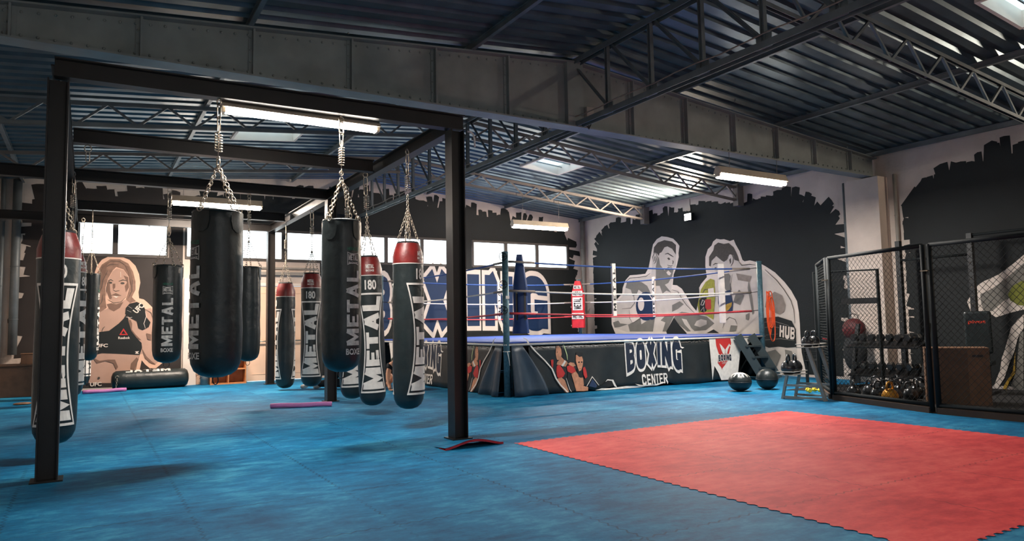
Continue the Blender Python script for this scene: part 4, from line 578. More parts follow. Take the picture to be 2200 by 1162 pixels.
for y in ys:
    if y > Y1-.1 or y < Y0: continue
    MB().ibeam(Vector((2, y, tz0))-TB, Vector((2, y, tz1+.02))-TB, .05, .05, .008, (0, 1, 0)).build('vertical_strut', M['roof_steel'], T)
    y2 = y+.75
    if y2 < Y1: MB().lbar(Vector((2.01, y, tz0+.04))-TB, Vector((2.01, y2, tz1))-TB, .045, .006).build('diagonal_brace', M['roof_steel'], T)
    MB().box(2-TB.x-.006, 2-TB.x+.006, y-.09-TB.y, y+.09-TB.y, .0, .14).build('gusset_plate', M['roof_steel'], T)
# lattice joists along X
def joist(y, xa, xb, label, m=M['joist'], dp=.38):
    mid = (xa+xb)/2; B = Vector((mid, y, zroof(mid)-.35)); J = empty('lattice_joist', B, 0, label, 'truss')
    top = lambda x: Vector((x, y, zroof(x)-.10))-B; bot = lambda x: Vector((x, y, zroof(x)-dp))-B
    for nm, f in (('top_chord', top), ('bottom_chord', bot)):
        MB().lbar(f(xa)+Vector((0, -.004, 0)), f(xb)+Vector((0, -.004, 0)), .045, .006, sx=-1).lbar(f(xa)+Vector((0, .004, 0)), f(xb)+Vector((0, .004, 0)), .045, .006, sx=1).build(nm, m, J)
    n = int(abs(xb-xa)/.355); st = (xb-xa)/n
    for i in range(n):
        p, q = xa+st*i, xa+st*(i+1)
        a, b = (top(p), bot(q)) if i % 2 else (bot(p), top(q))
        MB().bar(a, b, .03, .03).build('lattice_brace', m, J)
    e = xb if abs(xb) > 4 else xa
    MB().box(e-B.x-.1, e-B.x+.08, -.07, .07, zroof(e)-.5-B.z, zroof(e)-.02-B.z).build('end_bearing', m, J)
joist(4.65, 8.65, 2.05, 'lattice joist between ridge and right wall nearest behind the big girder')
joist(7.7, 8.65, 2.05, 'lattice joist between ridge and right wall closest to the back wall')
joist(4.65, -5.2, 1.95, 'dark lattice joist above the bag rig nearest behind the big girder', M['roof_steel'])
joist(7.7, -5.2, 1.95, 'tan lattice joist above the bag rig closest to the back wall')
joist(-1.45, 8.65, 2.05, 'lattice joist at the upper right in front of the big girder', M['roof_steel'], .46)
# cable tray things on the girder
jb = empty('junction_box', (2.16, 1.50, 3.98), 0, 'small pale junction box on the big girder at the ridge truss', 'box')
MB().box(-.06, .06, -.04, .05, -.07, .07).build('box_body', M['plastic_grey'], jb, .006)
MB().tube([(.0, 0, -.07), (.0, -.01, -.14), (-.03, -.02, -.22)], .008, 6).tube([(.03, 0, -.07), (.03, -.01, -.15), (-.02, -.02, -.23)], .008, 6).tube([(-.03, 0, -.07), (-.03, 0, -.2)], .008, 6).build('cable', M['black'], jb)
cb = MB(); cp = []
for i in range(40):
    y = -3+13*i/39; cp.append((1.95, y, 3.90+.012*sin(i*1.9)))
cb.tube(cp, .008, 6); tag(cb.build('electric_cable', M['mtan']), 'thin electric cable lying along the bottom of the ridge truss', 'cable')
# ---------------------------------------------------------------- painted murals (flat paint on the real walls)
def mural(name, label, cat, org, base, layers, plane, sub):
    t = empty(name, org, 0, label, cat); o3 = Vector(org)
    def mk(nm, polys, m, off): return poly3(nm, polys, m, t, lambda a, b: Vector(plane(a, b, off))-o3)
    if base: mk('outline', [base], M[sub.get('_base')], .006)
    i = 0
    for nm, p in layers:
        mk(sub[nm][0], [p], M[sub[nm][1]], .0075+.0011*i/ max(1, len(layers)/12)); i += 1
    return t
SUBF = dict(_base='mw', skin=('skin_area', 'mskin'), grey=('grey_shading', 'mgrey'), dark=('hair_and_lines', 'mdark'), white=('white_patch', 'mw'), blue=('glove', 'mblue'), black=('shorts', 'mblack'),
            yellow=('glove', 'myellow'), gold=('gold_shape', 'mgold'), red=('red_patch', 'mred'), tan=('back_shading', 'mtan'), line=('fold_line', 'mgrey'), w=('outline', 'mw'), olive=('glove', 'molive'))
fm = mural('wall_mural', 'large grey and white painting of two sparring boxers on the black right wall', 'mural', (8.75, 5.3, 1.8), D['fight_sil'], D['fight'], PR, SUBF)
h = D['hub']
def quad(pl, q, o3, off):
    (a, b), (c, d), (e, f), (g, k) = q       # tl, tr, bl, br
    def f_(u, v):
        x = (e+(g-e)*u)*(1-v)+(a+(c-a)*u)*v; z = (f+(k-f)*u)*(1-v)+(b+(d-b)*u)*v
        return Vector(pl(x, z, off))-o3
    return f_
block3('lettering', 'HUB', M['mw'], fm, quad(PR, h, Vector((8.75, 5.3, 1.8)), .03), .34)
SUBW = dict(_base='mpink', pskin=('skin_area', 'mpskin'), phair=('hair', 'mphair'), pshade=('skin_shading', 'mpshade'), pdark=('dark_line', 'mdark'), pblack=('black_clothing', 'mblack'), pwhite=('white_line', 'mw'), pred=('red_triangle', 'mred'))
wm = mural('wall_mural', 'back wall painting of a long-haired woman fighter raising a black gloved fist', 'mural', (-2.9, 10.5, 1.2), D['woman_sil'], D['woman'], PB, SUBW)
w3 = Vector((-2.9, 10.5, 1.2))
def seg(pl, x0, x1, z0, z1, off, o3, ang=0):
    cx_, cz = (x0+x1)/2, (z0+z1)/2
    def f_(u, v):
        a, b = (u-.5)*(x1-x0), (v-.5)*(z1-z0); return Vector(pl(cx_+a*cos(ang)-b*sin(ang), cz+a*sin(ang)+b*cos(ang), off))-o3
    return f_
text3('lettering', 'UFC', M['mw'], wm, seg(PB, -3.42, -3.21, .845, .915, .025, w3), .03)
text3('lettering', 'Reebok', M['mw'], wm, seg(PB, -3.03, -2.82, 1.0, 1.05, .025, w3), .02)
text3('lettering', 'UFC', M['mw'], wm, seg(PB, -2.78, -2.57, 1.57, 1.68, .025, w3, .85), .035)
text3('lettering', 'UFC', M['mw'], wm, seg(PB, -3.5, -3.3, .08, .16, .025, w3), .03)
arm = mural('wall_mural', 'painting of a pale fighter on the right wall behind the cage fence', 'mural', (8.75, -.5, 1.3), None, D['arm'], PR, SUBF)
# giant BOXING lettering
bx = empty('wall_lettering', (4.9, 10.5, 1.7), 0, 'giant blue and white block letters BOXING painted under the back windows', 'sign'); b3 = Vector((4.9, 10.5, 1.7))
for ch, (x0, x1) in zip('BOXING', D['letters']):
    def fm_(off, grow):
        def f_(u, v):
            x = x0+(x1-x0)*(.10+.80*u); c = (x-4.9)/2.7
            top = 2.56-.14*c*c; bot = 1.06-.15*c*c
            return Vector(PB(x, bot+(top-bot)*(.06+.88*v), off))-b3
        return f_
    block3('white_outline', ch, M['mw'], bx, fm_(.009, 0), .36, .12)
    block3('blue_letter', ch, M['mblue'], bx, fm_(.014, 0), .36, .015)
# ---------------------------------------------------------------- bag rig
RG = empty('bag_rig', (-2.06, 5, 0), 0, 'dark steel post and beam frame from which the punching bags hang', 'frame'); rb = Vector((-2.06, 5, 0))
def post(x, y):
    MB().ibeam(Vector((x, y, .012))-rb, Vector((x, y, 3.20))-rb, .16, .15, .012, (1, 0, 0)).build('post', M['steel_dark'], RG)
    MB().box(x-rb.x-.11, x-rb.x+.11, y-rb.y-.11, y-rb.y+.11, 0, .012).build('base_plate', M['steel_dark'], RG)
for x, y in ((-3.83, .75), (-.30, .62), (-.27, 5.15), (-.27, 9.45), (-3.83, 5.25), (-3.83, 9.45)): post(x, y)
def beam(p, q): MB().ibeam(Vector(p)-rb, Vector(q)-rb, .12, .16, .012).build('beam', M['steel_dark'], RG)
beam((-3.86, .70, 3.29), (-.2, .62, 3.29))
for y in (2.95, 7.84): beam((-3.76, y, 3.285), (-.36, y, 3.285))
for y in (5.2, 9.45): beam((-5.28, y, 3.285), (-.2, y, 3.285))
beam((-.30, .70, 3.27), (-.27, 9.38, 3.27)); beam((-3.83, .8, 3.27), (-3.83, 9.38, 3.27))
mb = MB()
# ---------------------------------------------------------------- bags
def cyl_map(r, a0, half, z0, z1, wf=None):
    """u,v -> on a cylinder; azimuth a0 (0 = towards -Y), half-angle, z range"""
    def f(u, v):
        h = half*(wf(v) if wf else 1); a = -pi/2+a0+(u-.5)*2*h
        return (r*cos(a), r*sin(a), z0+(z1-z0)*v)
    return f
def rot_map(r, a0, half, z0, z1, wf=None):
    """text turned 90 degrees, reading upwards"""
    def f(u, v):
        h = half*(wf(u) if wf else 1); a = -pi/2+a0-(v-.5)*2*h
        return (r*cos(a), r*sin(a), z0+(z1-z0)*u)
    return f
def rim_chains(t, apex, r, zr, n=4, rings=True, ph=.4):
    for k in range(n):
        a = 2*pi*k/n+ph; p = Vector((r*cos(a), r*sin(a), zr))
        c = MB().chain(p, apex); 
        c.torus(p+Vector((0, 0, -.01)), .022, .004, (-sin(a), cos(a), 0), 12, 5)
        c.build('rim_chain', M['chrome'], t)
def hang(t, apex, top, spring=False, shackle=True):
    """main chain from apex up to the eye bolt at the beam"""
    apex = Vector(apex); z = top
    mb = MB(); mb.torus((0, 0, top-.02), .03, .006, (0, 1, 0), 14, 6); mb.tube([(0, 0, top+.02), (0, 0, top-.0)], .007, 6)
    if shackle: mb.link((0, 0, top-.11), (0, 0, 1), (1, 0, 0), .13, .05, .006); z = top-.17
    else: z = top-.05
    mb.build('eye_bolt', M['chrome'], t)
    if spring:
        pts = []; n = 7; z0 = z-.3
        for i in range(n*10+1): a = 2*pi*i/10; pts.append((.03*cos(a), .03*sin(a), z0+.17*i/(n*10)))
        MB().tube(pts, .005, 5).tube([(0, 0, z0-.06), (0, 0, z0+.24)], .004, 5).link((0, 0, z-.05), (0, 0, 1), (1, 0, 0), .14, .04, .005).build('spring', M['chrome'], t)
        z = z0-.05
    MB().chain((0, 0, z), apex).torus(apex, .022, .005, (0, 1, 0), 14, 5).build('main_chain', M['chrome'], t)
def bag180(spring=False):
    t = empty('punching_bag'); r = .175; zt, zb = -1.10, -2.98      # relative to the beam
    L_ = zt-zb
    body = [(0.001, zb), (.05, zb+.003), (.10, zb+.02), (.14, zb+.055), (.165, zb+.11), (r, zb+.2), (r+.004, zb+.5), (r, zb+1.0), (r-.003, zb+1.4), (r, zt-.235)]
    b = MB().lathe(body, 40).build('bag_body', M['leather'], t)
    rbd = MB().lathe([(r+.001, zt-.235), (r, zt-.15), (r-.02, zt-.07), (r-.045, zt)], 40).build('red_band', M['leather_red'], t)
    MB().lathe([(r+.0035, zt-.242), (r+.0035, zt-.232)], 40).build('piping', M['print_white'], t)
    MB().lathe([(r-.045, zt), (r-.055, zt+.02), (r-.075, zt+.025), (.03, zt+.02), (.001, zt+.02)], 32).build('bag_top', M['cloth_black'], t)
    apex = (0, 0, zt+.40)
    rim_chains(t, apex, r-.055, zt+.03); hang(t, apex, -.0, spring)
    wf = lambda v: .62+.5*(2*v-1)**2
    z0, z1 = zb+.17, zt-.46
    for a0 in (0, pi):
        rr = r+.0055
        # bow-tie border
        polys = []
        n = 26
        for s in (-1, 1):
            o_, i_ = [], []
            for k in range(n+1):
                v = k/n; w = wf(v)
                o_.append((.5+s*.5*w, v)); i_.append((.5+s*(.5*w-.045), v))
            polys.append(o_+i_[::-1])
        def strip(v0, v1):
            w = wf((v0+v1)/2)
            return [(.5-.5*w+w*k/12, v0) for k in range(13)]+[(.5+.5*w-w*k/12, v1) for k in range(13)]
        # quads built directly to follow the curve
        mbp = MB(); cm = cyl_map(rr, a0, .95, z0, z1)
        for p in polys:
            m_ = len(p)//2; vs = [cm(x, y) for x, y in p]
            mbp.add(vs, [(k, k+1, len(p)-2-k, len(p)-1-k) for k in range(m_-1)])
        for v0, v1 in ((0, .018), (.982, 1)):
            p = strip(v0, v1); vs = [cm(x, y) for x, y in p]
            mbp.add(vs, [(k, k+1, 24-k, 25-k) for k in range(12)])
        mbp.build('print_border', M['print_white'], b)
        block3('lettering', 'METAL', M['print_white'], b, rot_map(rr, a0, .86*.95, z0+.045, z1-.045, lambda u: wf(u)-.10), .40, 0, .10, (20, 9))
        text3('weight_number', '180', M['print_white'], b, cyl_map(rr, a0, .42, zt-.42, zt-.295), .03, None, (9, 1))
        block3('logo', 'METAL', M['print_white'], rbd, cyl_map(r+.004, a0, .3, zt-.15, zt-.10), .34, 0, .14, (9, 1))
        text3('logo', 'BOXE', M['print_white'], rbd, cyl_map(r+.003, a0, .3, zt-.19, zt-.165), .03, None, (9, 1))
    return t
def bagblack(spring=False, H=1.45, r=.2, zt=-.97):
    t = empty('punching_bag'); zb = zt-H
    body = [(0.001, zb), (.06, zb+.004), (.12, zb+.025), (.165, zb+.06), (.19, zb+.12), (r, zb+.2), (r+.006, zb+.42), (r-.002, zb+.62), (r+.004, zb+.8), (r, zt-.1), (r-.002, zt-.03), (r-.012, zt-.005), (r-.03, zt+.004), (.05, zt-.01), (.001, zt-.012)]
    bb_ = MB().lathe(body, 44).build('bag_body', M['leather'], t)
    MB().torus((0, 0, zt-.012), r-.012, .01, (0, 0, 1), 40, 6).build('piping', M['leather'], t)
    # stitched tabs with rings
    for k in range(4):
        a = 2*pi*k/4+.35; c, s = cos(a), sin(a)
        mbp = MB(); vs = []
        for z, w in ((zt-.02, .07), (zt-.1, .075), (zt-.17, .06), (zt-.2, .025)):
            for j in (-1, -.5, 0, .5, 1): aa = a+j*w/r; vs.append(((r+.009)*cos(aa), (r+.009)*sin(aa), z))
        mbp.add(vs, [(5*i+j, 5*i+j+1, 5*i+j+6, 5*i+j+5) for i in range(3) for j in range(4)], True)
        mbp.build('stitched_tab', M['leather'], bb_)
        MB().torus(((r+.016)*c, (r+.016)*s, zt+.0), .026, .004, (c, s, 0), 16, 5).build('ring', M['chrome'], t)
    MB().torus((0, 0, zb-.02), .04, .005, (0, 1, 0), 18, 5).build('ring', M['steel_dark'], t)
    apex = (0, 0, zt+.42)
    rim_chains(t, apex, r-.005, zt+.02, ph=.35); hang(t, apex, 0, spring)
    rr = r+.009
    block3('lettering', 'METAL', M['print_worn'], bb_, rot_map(rr, 0, .36, zb+H*.175, zb+H*.66), .34, 0, .16, (16, 6))
    text3('lettering', 'BOXE', M['print_worn'], bb_, cyl_map(rr, 0, .40, zb+H*.115, zb+H*.155), .03, None, (9, 1))
    block3('lettering', 'METAL', M['print_white'], bb_, cyl_map(rr, 0, .27, zb+H*.725, zb+H*.765), .34, 0, .14, (9, 1))
    text3('lettering', 'BOXE', M['print_white'], bb_, cyl_map(rr, 0, .26, zb+H*.703, zb+H*.716), .02, None, (9, 1))
    text3('lettering', 'HERACLES', M['print_green'], bb_, cyl_map(rr, 0, .32, zb+H*.79, zb+H*.812), .0, None, (9, 1))
    cm = cyl_map(rr, 0, .33, zb+H*.695, zb+H*.78); mbp = MB()
    for s0 in (0, 1):
        vs = []
        for k in range(11): u = k/10; bow = .12*(1-(2*u-1)**2)*(1 if s0 == 0 else -1); vs += [cm(u, s0+bow), cm(u, s0+bow+(.05 if s0 == 0 else -.05))]
        mbp.add(vs, [(2*k, 2*k+2, 2*k+3, 2*k+1) for k in range(10)])
        vs = [cm(s0, 0), cm(s0+(.04 if s0 == 0 else -.04), 0), cm(s0+(.04 if s0 == 0 else -.04), 1), cm(s0, 1)]; mbp.add(vs, [(0, 1, 2, 3)])
    mbp.build('logo_border', M['print_white'], bb_)
    return t
def face(o, x, y, z, phi, scale=(1, 1, 1), tilt=(0, 0)):
    """place hanging from (x, y, z) with the print turned phi to the right of the viewer"""
    a = atan2(CAM.y-y, CAM.x-x)+pi/2+phi
    ax = Vector((x-CAM.x, y-CAM.y, 0)).normalized()           # tilt > 0 swings the foot to the viewer's right
    o.location = (x, y, z); o.rotation_euler = (Matrix.Rotation(-tilt[0], 3, ax) @ Matrix.Rotation(a, 3, 'Z')).to_euler(); o.scale = scale
    return o
def drop(o, dz):
    """longer main chain: everything under it hangs dz lower"""
    for ch in o.children:
        nm = ch.name.split('.')[0]
        if nm in ('eye_bolt', 'spring'): continue
        if nm == 'main_chain':
            zs = [v.co.z for v in ch.data.vertices]; hi, lo = max(zs), min(zs); k = (hi-lo+dz)/(hi-lo); ch.scale.z = k; ch.location.z = hi*(1-k)
        else: ch.location.z -= dz
p180 = bag180(True); p180b = None
G180 = 'tall black punching bags with red tops'
spots = [((-3.82, 1.73), -.05, 3.19, 'tall red-topped bag hanging right behind the left front post', 0, 1.02, 0),
         ((-3.78, 5.0), .95, 3.28, 'tall red-topped bag seen just right of and behind the one at the left front post', 0, 1, 0),
         ((-3.68, 8.8), .6, 3.19, 'red-topped bag farthest back on the left beam, mostly hidden by a narrow black bag', 0, 1, 0),
         ((-.43, 1.60), .95, 3.20, 'tall red-topped bag hanging closest to the right front post', 0, 1, 0),
         ((-.44, 3.02), .10, 3.20, 'tall red-topped bag hanging slanted beside the front right black bag', .030, 1.03, 0),
         ((-.40, 3.95), .02, 3.18, 'tall red-topped bag almost hidden behind the front right black bag', .03, 1.02, 0),
         ((-.34, 6.0), -.1, 3.16, 'tall red-topped bag with its white print facing the viewer in front of the pale door', 0, 1, 0),
         ((-.36, 7.75), -1.45, 3.15, 'tall red-topped bag beside the rear post with its print turned to the left', 0, 1.045, 0)]
for i, ((x, y), phi, z, lab, tl, sz, dz) in enumerate(spots):
    o = p180 if i == 0 else copy_tree(p180)
    face(o, x, y, z, phi, (1, 1, sz), tilt=(tl, 0)); tag(o, lab, 'punching bag', G180)
pbl = bagblack(True)
GBL = 'plain black heavy punching bags'
spotb = [((-2.62, .66), -1.02, 3.2, 'biggest black bag hanging at the front left with its lettering at its left edge', (1.06, 1.06, 1)),
         ((-1.50, .68), .62, 3.2, 'front black bag with white vertical lettering beside the slanted red-topped bag', (.92, .92, 1)),
         ((-2.60, 5.25), 0, 3.2, 'black bag with lettering facing the viewer hanging in front of the painted woman', (.95, .95, .96)),
         ((-1.50, 5.25), 2.6, 3.2, 'black bag hanging behind the right edge of the biggest black bag, no lettering showing', (.86, .86, .98)),
         ((-3.54, 7.84), 1.25, 3.2, 'narrow black bag far left beside the painted hair of the woman', (.65, .65, 1.0))]
for i, ((x, y), phi, z, lab, sc) in enumerate(spotb):
    o = pbl if i == 0 else copy_tree(pbl)
    face(o, x, y, z, phi, sc); tag(o, lab, 'punching bag', GBL); drop(o, (.04, .01, .15, .12, .06)[i])
# bag lying on the floor along the back wall
t = empty('punching_bag', (-2.45, 10.15, 0), 0, 'black bag lying on the floor along the back wall below the painted woman', 'punching bag')
prf = [(0.001, -.70), (.08, -.695), (.15, -.67), (.185, -.62), (.19, -.5), (.188, 0), (.19, .5), (.185, .62), (.15, .67), (.08, .695), (.001, .70)]
fb_ = MB().lathe(prf, 32, (0, 0, .19), 'x').build('bag_body', M['leather'], t)
block3('lettering', 'METAL', M['print_worn'], fb_, lambda u, v: ((.35-.8*u), -.196*cos(R(52)+v*.65), .19+.196*sin(R(52)+v*.65)), .34, 0, .16, (3, 6))
MB().torus((-.6, -.17, .26), .03, .005, (0, 1, 0), 14, 5).chain((-.6, -.2, .24), (-.62, -.22, .03)).build('chain', M['chrome'], t)
# spare hooks
def hook(x, y, lab):
    t = empty('hook', (x, y, 3.19), 0, lab, 'hook'); MB().torus((0, 0, -.03), .035, .006, (0, 1, 0), 14, 6).tube([(0, 0, 0), (0, 0, .02)], .006, 6).build('eye', M['chrome'], t)
    MB().link((0, 0, -.12), (0, 0, 1), (1, 0, 0), .12, .035, .005).build('carabiner', M['chrome'], t)
hook(-3.62, 2.95, 'empty ring and snap hook near the left post on the second cross beam')
hook(-2.58, 9.45, 'empty ring and snap hook in front of the left back window')
# ---------------------------------------------------------------- fluorescent fittings
def fitting(x0, x1, y, z, label, tubes=2, wires=(), power=TUBE_W, roof=True, wy=None, col=(1.0, .95, .90), gtop=None, hs=1.75):
    xm = (x0+x1)/2; h = (x1-x0)/2; t = empty('tube_light', (xm, y, z), 0, label, 'ceiling light', 'fluorescent tube lights')
    MB().add([(-h, -.085, .0), (h, -.085, 0), (h, -.035, .065*hs), (-h, -.035, .065*hs), (-h, .085, 0), (h, .085, 0), (h, .035, .065*hs), (-h, .035, .065*hs)],
             [(0, 1, 2, 3), (5, 4, 7, 6), (3, 2, 6, 7), (0, 3, 7, 4), (1, 5, 6, 2), (0, 4, 5, 1)]).build('housing', M['fitting'], t)
    MB().box(-h, -h+.03, -.05, .05, -.045, .0).box(h-.03, h, -.05, .05, -.045, .0).build('end_cap', M['fitting'], t)
    for s in ((-.036, .036) if tubes == 2 else (0,)):
        MB().tube([(-h+.03, s, -.022*hs), (h-.03, s, -.022*hs)], .017*hs, 12).build('tube', M['tube_glow'], t)
    for wx in wires: MB().tube([(wx-xm, 0, .06), (wx-xm, (wy or 0), (gtop-z if gtop else zroof(wx)-z-.36) if roof else .3)], .004, 5).build('hanging_wire', M['joist'], t)
    l = area('tube_lamp', (0, 0, -.045*hs), h*2-.06, .08, power, col); l.parent = t
    return t
fitting(-2.58, -1.08, .80, 3.17, 'long lit tube lamp fixed under the front beam of the bag rig', roof=False, hs=1.0)
fitting(-2.30, -.70, 8.28, 3.53, 'lit tube lamp hanging behind the biggest black bag at the back left', wires=(-2.1, -1.1), gtop=4.0, power=TUBE_W*2.4, col=(1.0, .82, .68))
fitting(4.61, 6.13, 7.62, 3.40, 'lit tube lamp hanging above the far side of the boxing ring', wires=(4.9, 5.9), power=TUBE_W*1.7)
fitting(4.58, 6.12, 1.50, 3.38, 'lit tube lamp hanging under the big girder over the near side of the ring', wires=(4.85, 5.95), power=TUBE_W*1.8, gtop=3.745)
# two weak tube lamps added behind the viewer as unseen fill
for x in (-2.2, 2.2): fitting(x-.75, x+.75, -6.6, 3.4, 'fill tube lamp added behind the viewer, %s one' % ('left' if x < 0 else 'right'), wires=(x-.5, x+.5), power=TUBE_W*.12)
# floodlights on the right wall
def flood(x, y, z, label, ang, power, yawz=0.0):
    fl = empty('floodlight', (x, y, z), 0, label, 'lamp')
    rz = Matrix.Rotation(yawz, 4, 'Z')
    b = MB().box(-.12, -.02, -.12, .12, -.09, .09).build('lamp_body', M['cage'], fl, .005)
    g = MB().box(-.126, -.12, -.10, .10, -.075, .075).build('lamp_glass', M['lamp_glow'], fl)
    b.rotation_euler = g.rotation_euler = (0, 0, yawz)
    MB().tube([(0.02, .14, 0), (-.02, .14, 0), (-.07, .125, 0)], .01, 6).tube([(-.0, 0, .09), (.02, .05, .3), (.02, .05, .45)], .005, 5).build('bracket', M['cage'], fl)
    l = area('flood_lamp', rz @ Vector((-.14, 0, 0)), .15, .2, power, (1.0, .82, .64), (0, R(ang), yawz)); l.parent = fl
flood(8.72, 6.15, 3.62, 'small dazzling floodlight on the right wall above the painted boxers', 88, 150)
flood(8.66, -3.5, 3.50, 'floodlight on the right wall above the cage end, out of the main view', 100, 24, R(-42))
MB().tube([Vector((-.16, .60, 3.21))-rb, Vector((-.12, .60, 3.21))-rb, Vector((-.09, .60, 3.19))-rb, Vector((-.075, .60, 3.14))-rb, Vector((-.07, .60, 3.05))-rb], .010, 8).build('bent_white_tube', M['print_white'], RG)  # short bent white tube beside the right front post
# ---------------------------------------------------------------- boxing ring
RA, RB_, RC, RD = (2.18, 3.83), (7.95, 3.60), (7.80, 9.45), (2.15, 9.38)
RI = empty('boxing_ring', (5.0, 6.5, 0), 0, 'raised boxing ring with blue canvas, printed black skirts and red, white and blue ropes', 'boxing ring')
ro = Vector((5.0, 6.5, 0)); ZM = .87
def L3(p, z): return Vector((p[0], p[1], z))-ro
cen = Vector((5.02, 6.56))
def inset(p, d): v = Vector(p)-cen; return tuple(cen+v*(1-d/v.length))
q = [inset(p, -.0) for p in (RA, RB_, RC, RD)]
mb = MB(); vs = [L3(p, ZM-.028) for p in q]+[L3(p, ZM) for p in q]
mb.add(vs, [(4, 5, 6, 7), (3, 2, 1, 0), (0, 1, 5, 4), (1, 2, 6, 5), (2, 3, 7, 6), (3, 0, 4, 7)]); mb.build('canvas', M['canvas_blue'], RI, .012)
mb = MB()
for a, b in ((RA, RB_), (RB_, RC), (RC, RD), (RD, RA)): a, b = inset(a, -.045), inset(b, -.045); mb.tube([L3(a, ZM-.045), L3(b, ZM-.045)], .018, 8)
mb.build('edge_trim', M['print_white'], RI)
mb = MB(); q2 = [inset(p, .15) for p in (RA, RB_, RC, RD)]
vs = [L3(p, ZM-.14) for p in q2]+[L3(p, ZM-.055) for p in q2]
mb.add(vs, [(4, 5, 6, 7), (3, 2, 1, 0), (0, 1, 5, 4), (1, 2, 6, 5), (2, 3, 7, 6), (3, 0, 4, 7)])
for p in [inset(p, .5) for p in (RA, RB_, RC, RD)]+[(5, 6.5)]: x, y = p; mb.box(x-ro.x-.05, x-ro.x+.05, y-ro.y-.05, y-ro.y+.05, 0, ZM-.14)
mb.build('platform_frame', M['steel_dark'], RI)
# skirts: wavy cloth hanging from the canvas edge; local frame (s along the side, z)
def side(a, b, s0=0.0, s1=None, out=1):
    a2, b2 = Vector(a), Vector(b); d = (b2-a2); ln = d.length; d.normalize(); n = Vector((d.y, -d.x))*out
    def f(s, z, o=0.0):
        wv = (.012*sin(s*5.1+z*2)+.01*sin(s*11.3+1.3-z*3))*(1-z/.9)*1.6
        p = a2+d*s+n*(wv+.015+o+(.05*(1-z/.87)**2)); return Vector((p.x, p.y, z))-ro
    return f, ln
def skirt(f, s0, s1, name='skirt', m='skirt', zb=.012, ragged=0.0):
    n = int((s1-s0)/.06); mb = MB(); vs = []; K = 8
    for i in range(n+1):
        s = s0+(s1-s0)*i/n; lo = zb+(ragged*max(0, sin(s*7.3)*sin(s*3.1+1)) if ragged else 0)
        for k in range(K+1): vs.append(f(s, lo+(ZM-.06-lo)*k/K))
    mb.add(vs, [(i*(K+1)+k, (i+1)*(K+1)+k, (i+1)*(K+1)+k+1, i*(K+1)+k+1) for i in range(n) for k in range(K)], True)
    o = mb.build(name, M[m], RI); sm = o.modifiers.new('s', 'SOLIDIFY'); sm.thickness = .004; return o
fF, lF = side(RA, RB_); fL, lL = side(RA, RD, out=-1)
skF = skirt(fF, .40, lF-1.35+.25, ragged=.05); skL = skirt(fL, .40, lL-1.1)
fR_, lR = side(RB_, RC); fB_, lB = side(RC, RD)
skirt(fR_, 0, lR, 'skirt'); skirt(fB_, 0, lB, 'skirt')
SUBS = dict(skinp=('print_fighter', 'skinp'), skirtdark=('print_dark', 'black'), redp=('print_glove', 'mred'), whitep=('print_line', 'print_white'), lime=('print_line', 'lime'), navyp=('print_triangle', 'mblue'))  # dark print shapes are hair, beard and eyes
def onskirt(f, par):
    def go(polys, nm, m, off):
        # refine triangles so that they follow the cloth
        return poly3(nm, polys, M[m], par, lambda s, z: f(s, max(z, .015), off))
    return go
def decorate(f, par, ln, flip):
    g = onskirt(f, par); o_ = .006
    for i, (nm, p) in enumerate(D['skirt']):
        g([[(max(s, .41), z) for s, z in p]], SUBS[nm][0], SUBS[nm][1], o_+.0004*i)
    p = D['skirt_white_line']; g([[(s-.012, z) for s, z in p]+[(s+.018, z) for s, z in p[::-1]]], 'print_line', 'print_white', .018)
    c0, c1 = 2.30, 3.66; r0, r1 = 2.66, 3.27
    def lm(a, b, zt0, zb0, bow, off):
        def h(u, v):
            s = a+(b-a)*(1-u if flip else u); c = 2*u-1
            top = zt0; bot = zb0-bow*c*c
            return f(s, bot+(top-bot)*v, off)
        return h
    block3('logo_outline', 'BOXING', M['print_white'], par, lm(c0+.05, c1-.05, .79, .38, .11, .010), .40, .12, .16, (12, 3))
    block3('logo_lettering', 'BOXING', M['navy'], par, lm(c0+.05, c1-.05, .79, .38, .11, .014), .40, 0, .16, (12, 3))
    block3('logo_lettering', 'CENTER', M['print_white'], par, lm(r0, r1, .225, .045, 0, .012), .28, 0, .2, (6, 2))
    # banner near the far end
    sh = ln-lF if flip else 0
    w_ = [(4.32+sh, .81), (4.60+sh, .81), (5.55+sh if not flip else 5.2+sh, .81), (5.1+sh, .55), (4.95+sh, .03), (4.55+sh, .03), (4.5+sh, .16), (4.42+sh, .30), (4.33+sh, .04)]
    w_ = [(min(s, ln-.03), z) for s, z in w_]
    g([w_], 'banner', 'print_white', .020)
    red = [(4.48+sh, .81), (4.86+sh, .81), (4.88+sh, .72), (4.80+sh, .5), (4.85+sh, .38), (4.76+sh, .2), (4.69+sh, .06), (4.60+sh, .18), (4.58+sh, .26), (4.5+sh, .36), (4.55+sh, .5), (4.49+sh, .68)]
    g([red], 'banner_shield', 'mred', .026)
    g([[(4.57+sh, .72), (4.62+sh, .68), (4.7+sh, .6), (4.69+sh, .52), (4.64+sh, .52), (4.59+sh, .64)], [(4.82+sh, .71), (4.84+sh, .68), (4.78+sh, .6), (4.75+sh, .52), (4.7+sh, .52), (4.71+sh, .6), (4.77+sh, .66)]], 'banner_arms', 'print_white', .030)
    block3('banner_lettering', 'BOXING', M['print_white'], par, lm(4.52+sh, 4.85+sh, .50, .40, .02, .032), .40, .13)
    block3('banner_lettering', 'BOXING', M['navy'], par, lm(4.52+sh, 4.85+sh, .50, .40, .02, .035), .40, 0)
    text3('banner_lettering', 'CENTER', M['print_white'], par, lm(4.6+sh, 4.78+sh, .37, .33, 0, .032), .0, None, (3, 1))
decorate(fF, skF, lF, False); decorate(fL, skL, lL, True)
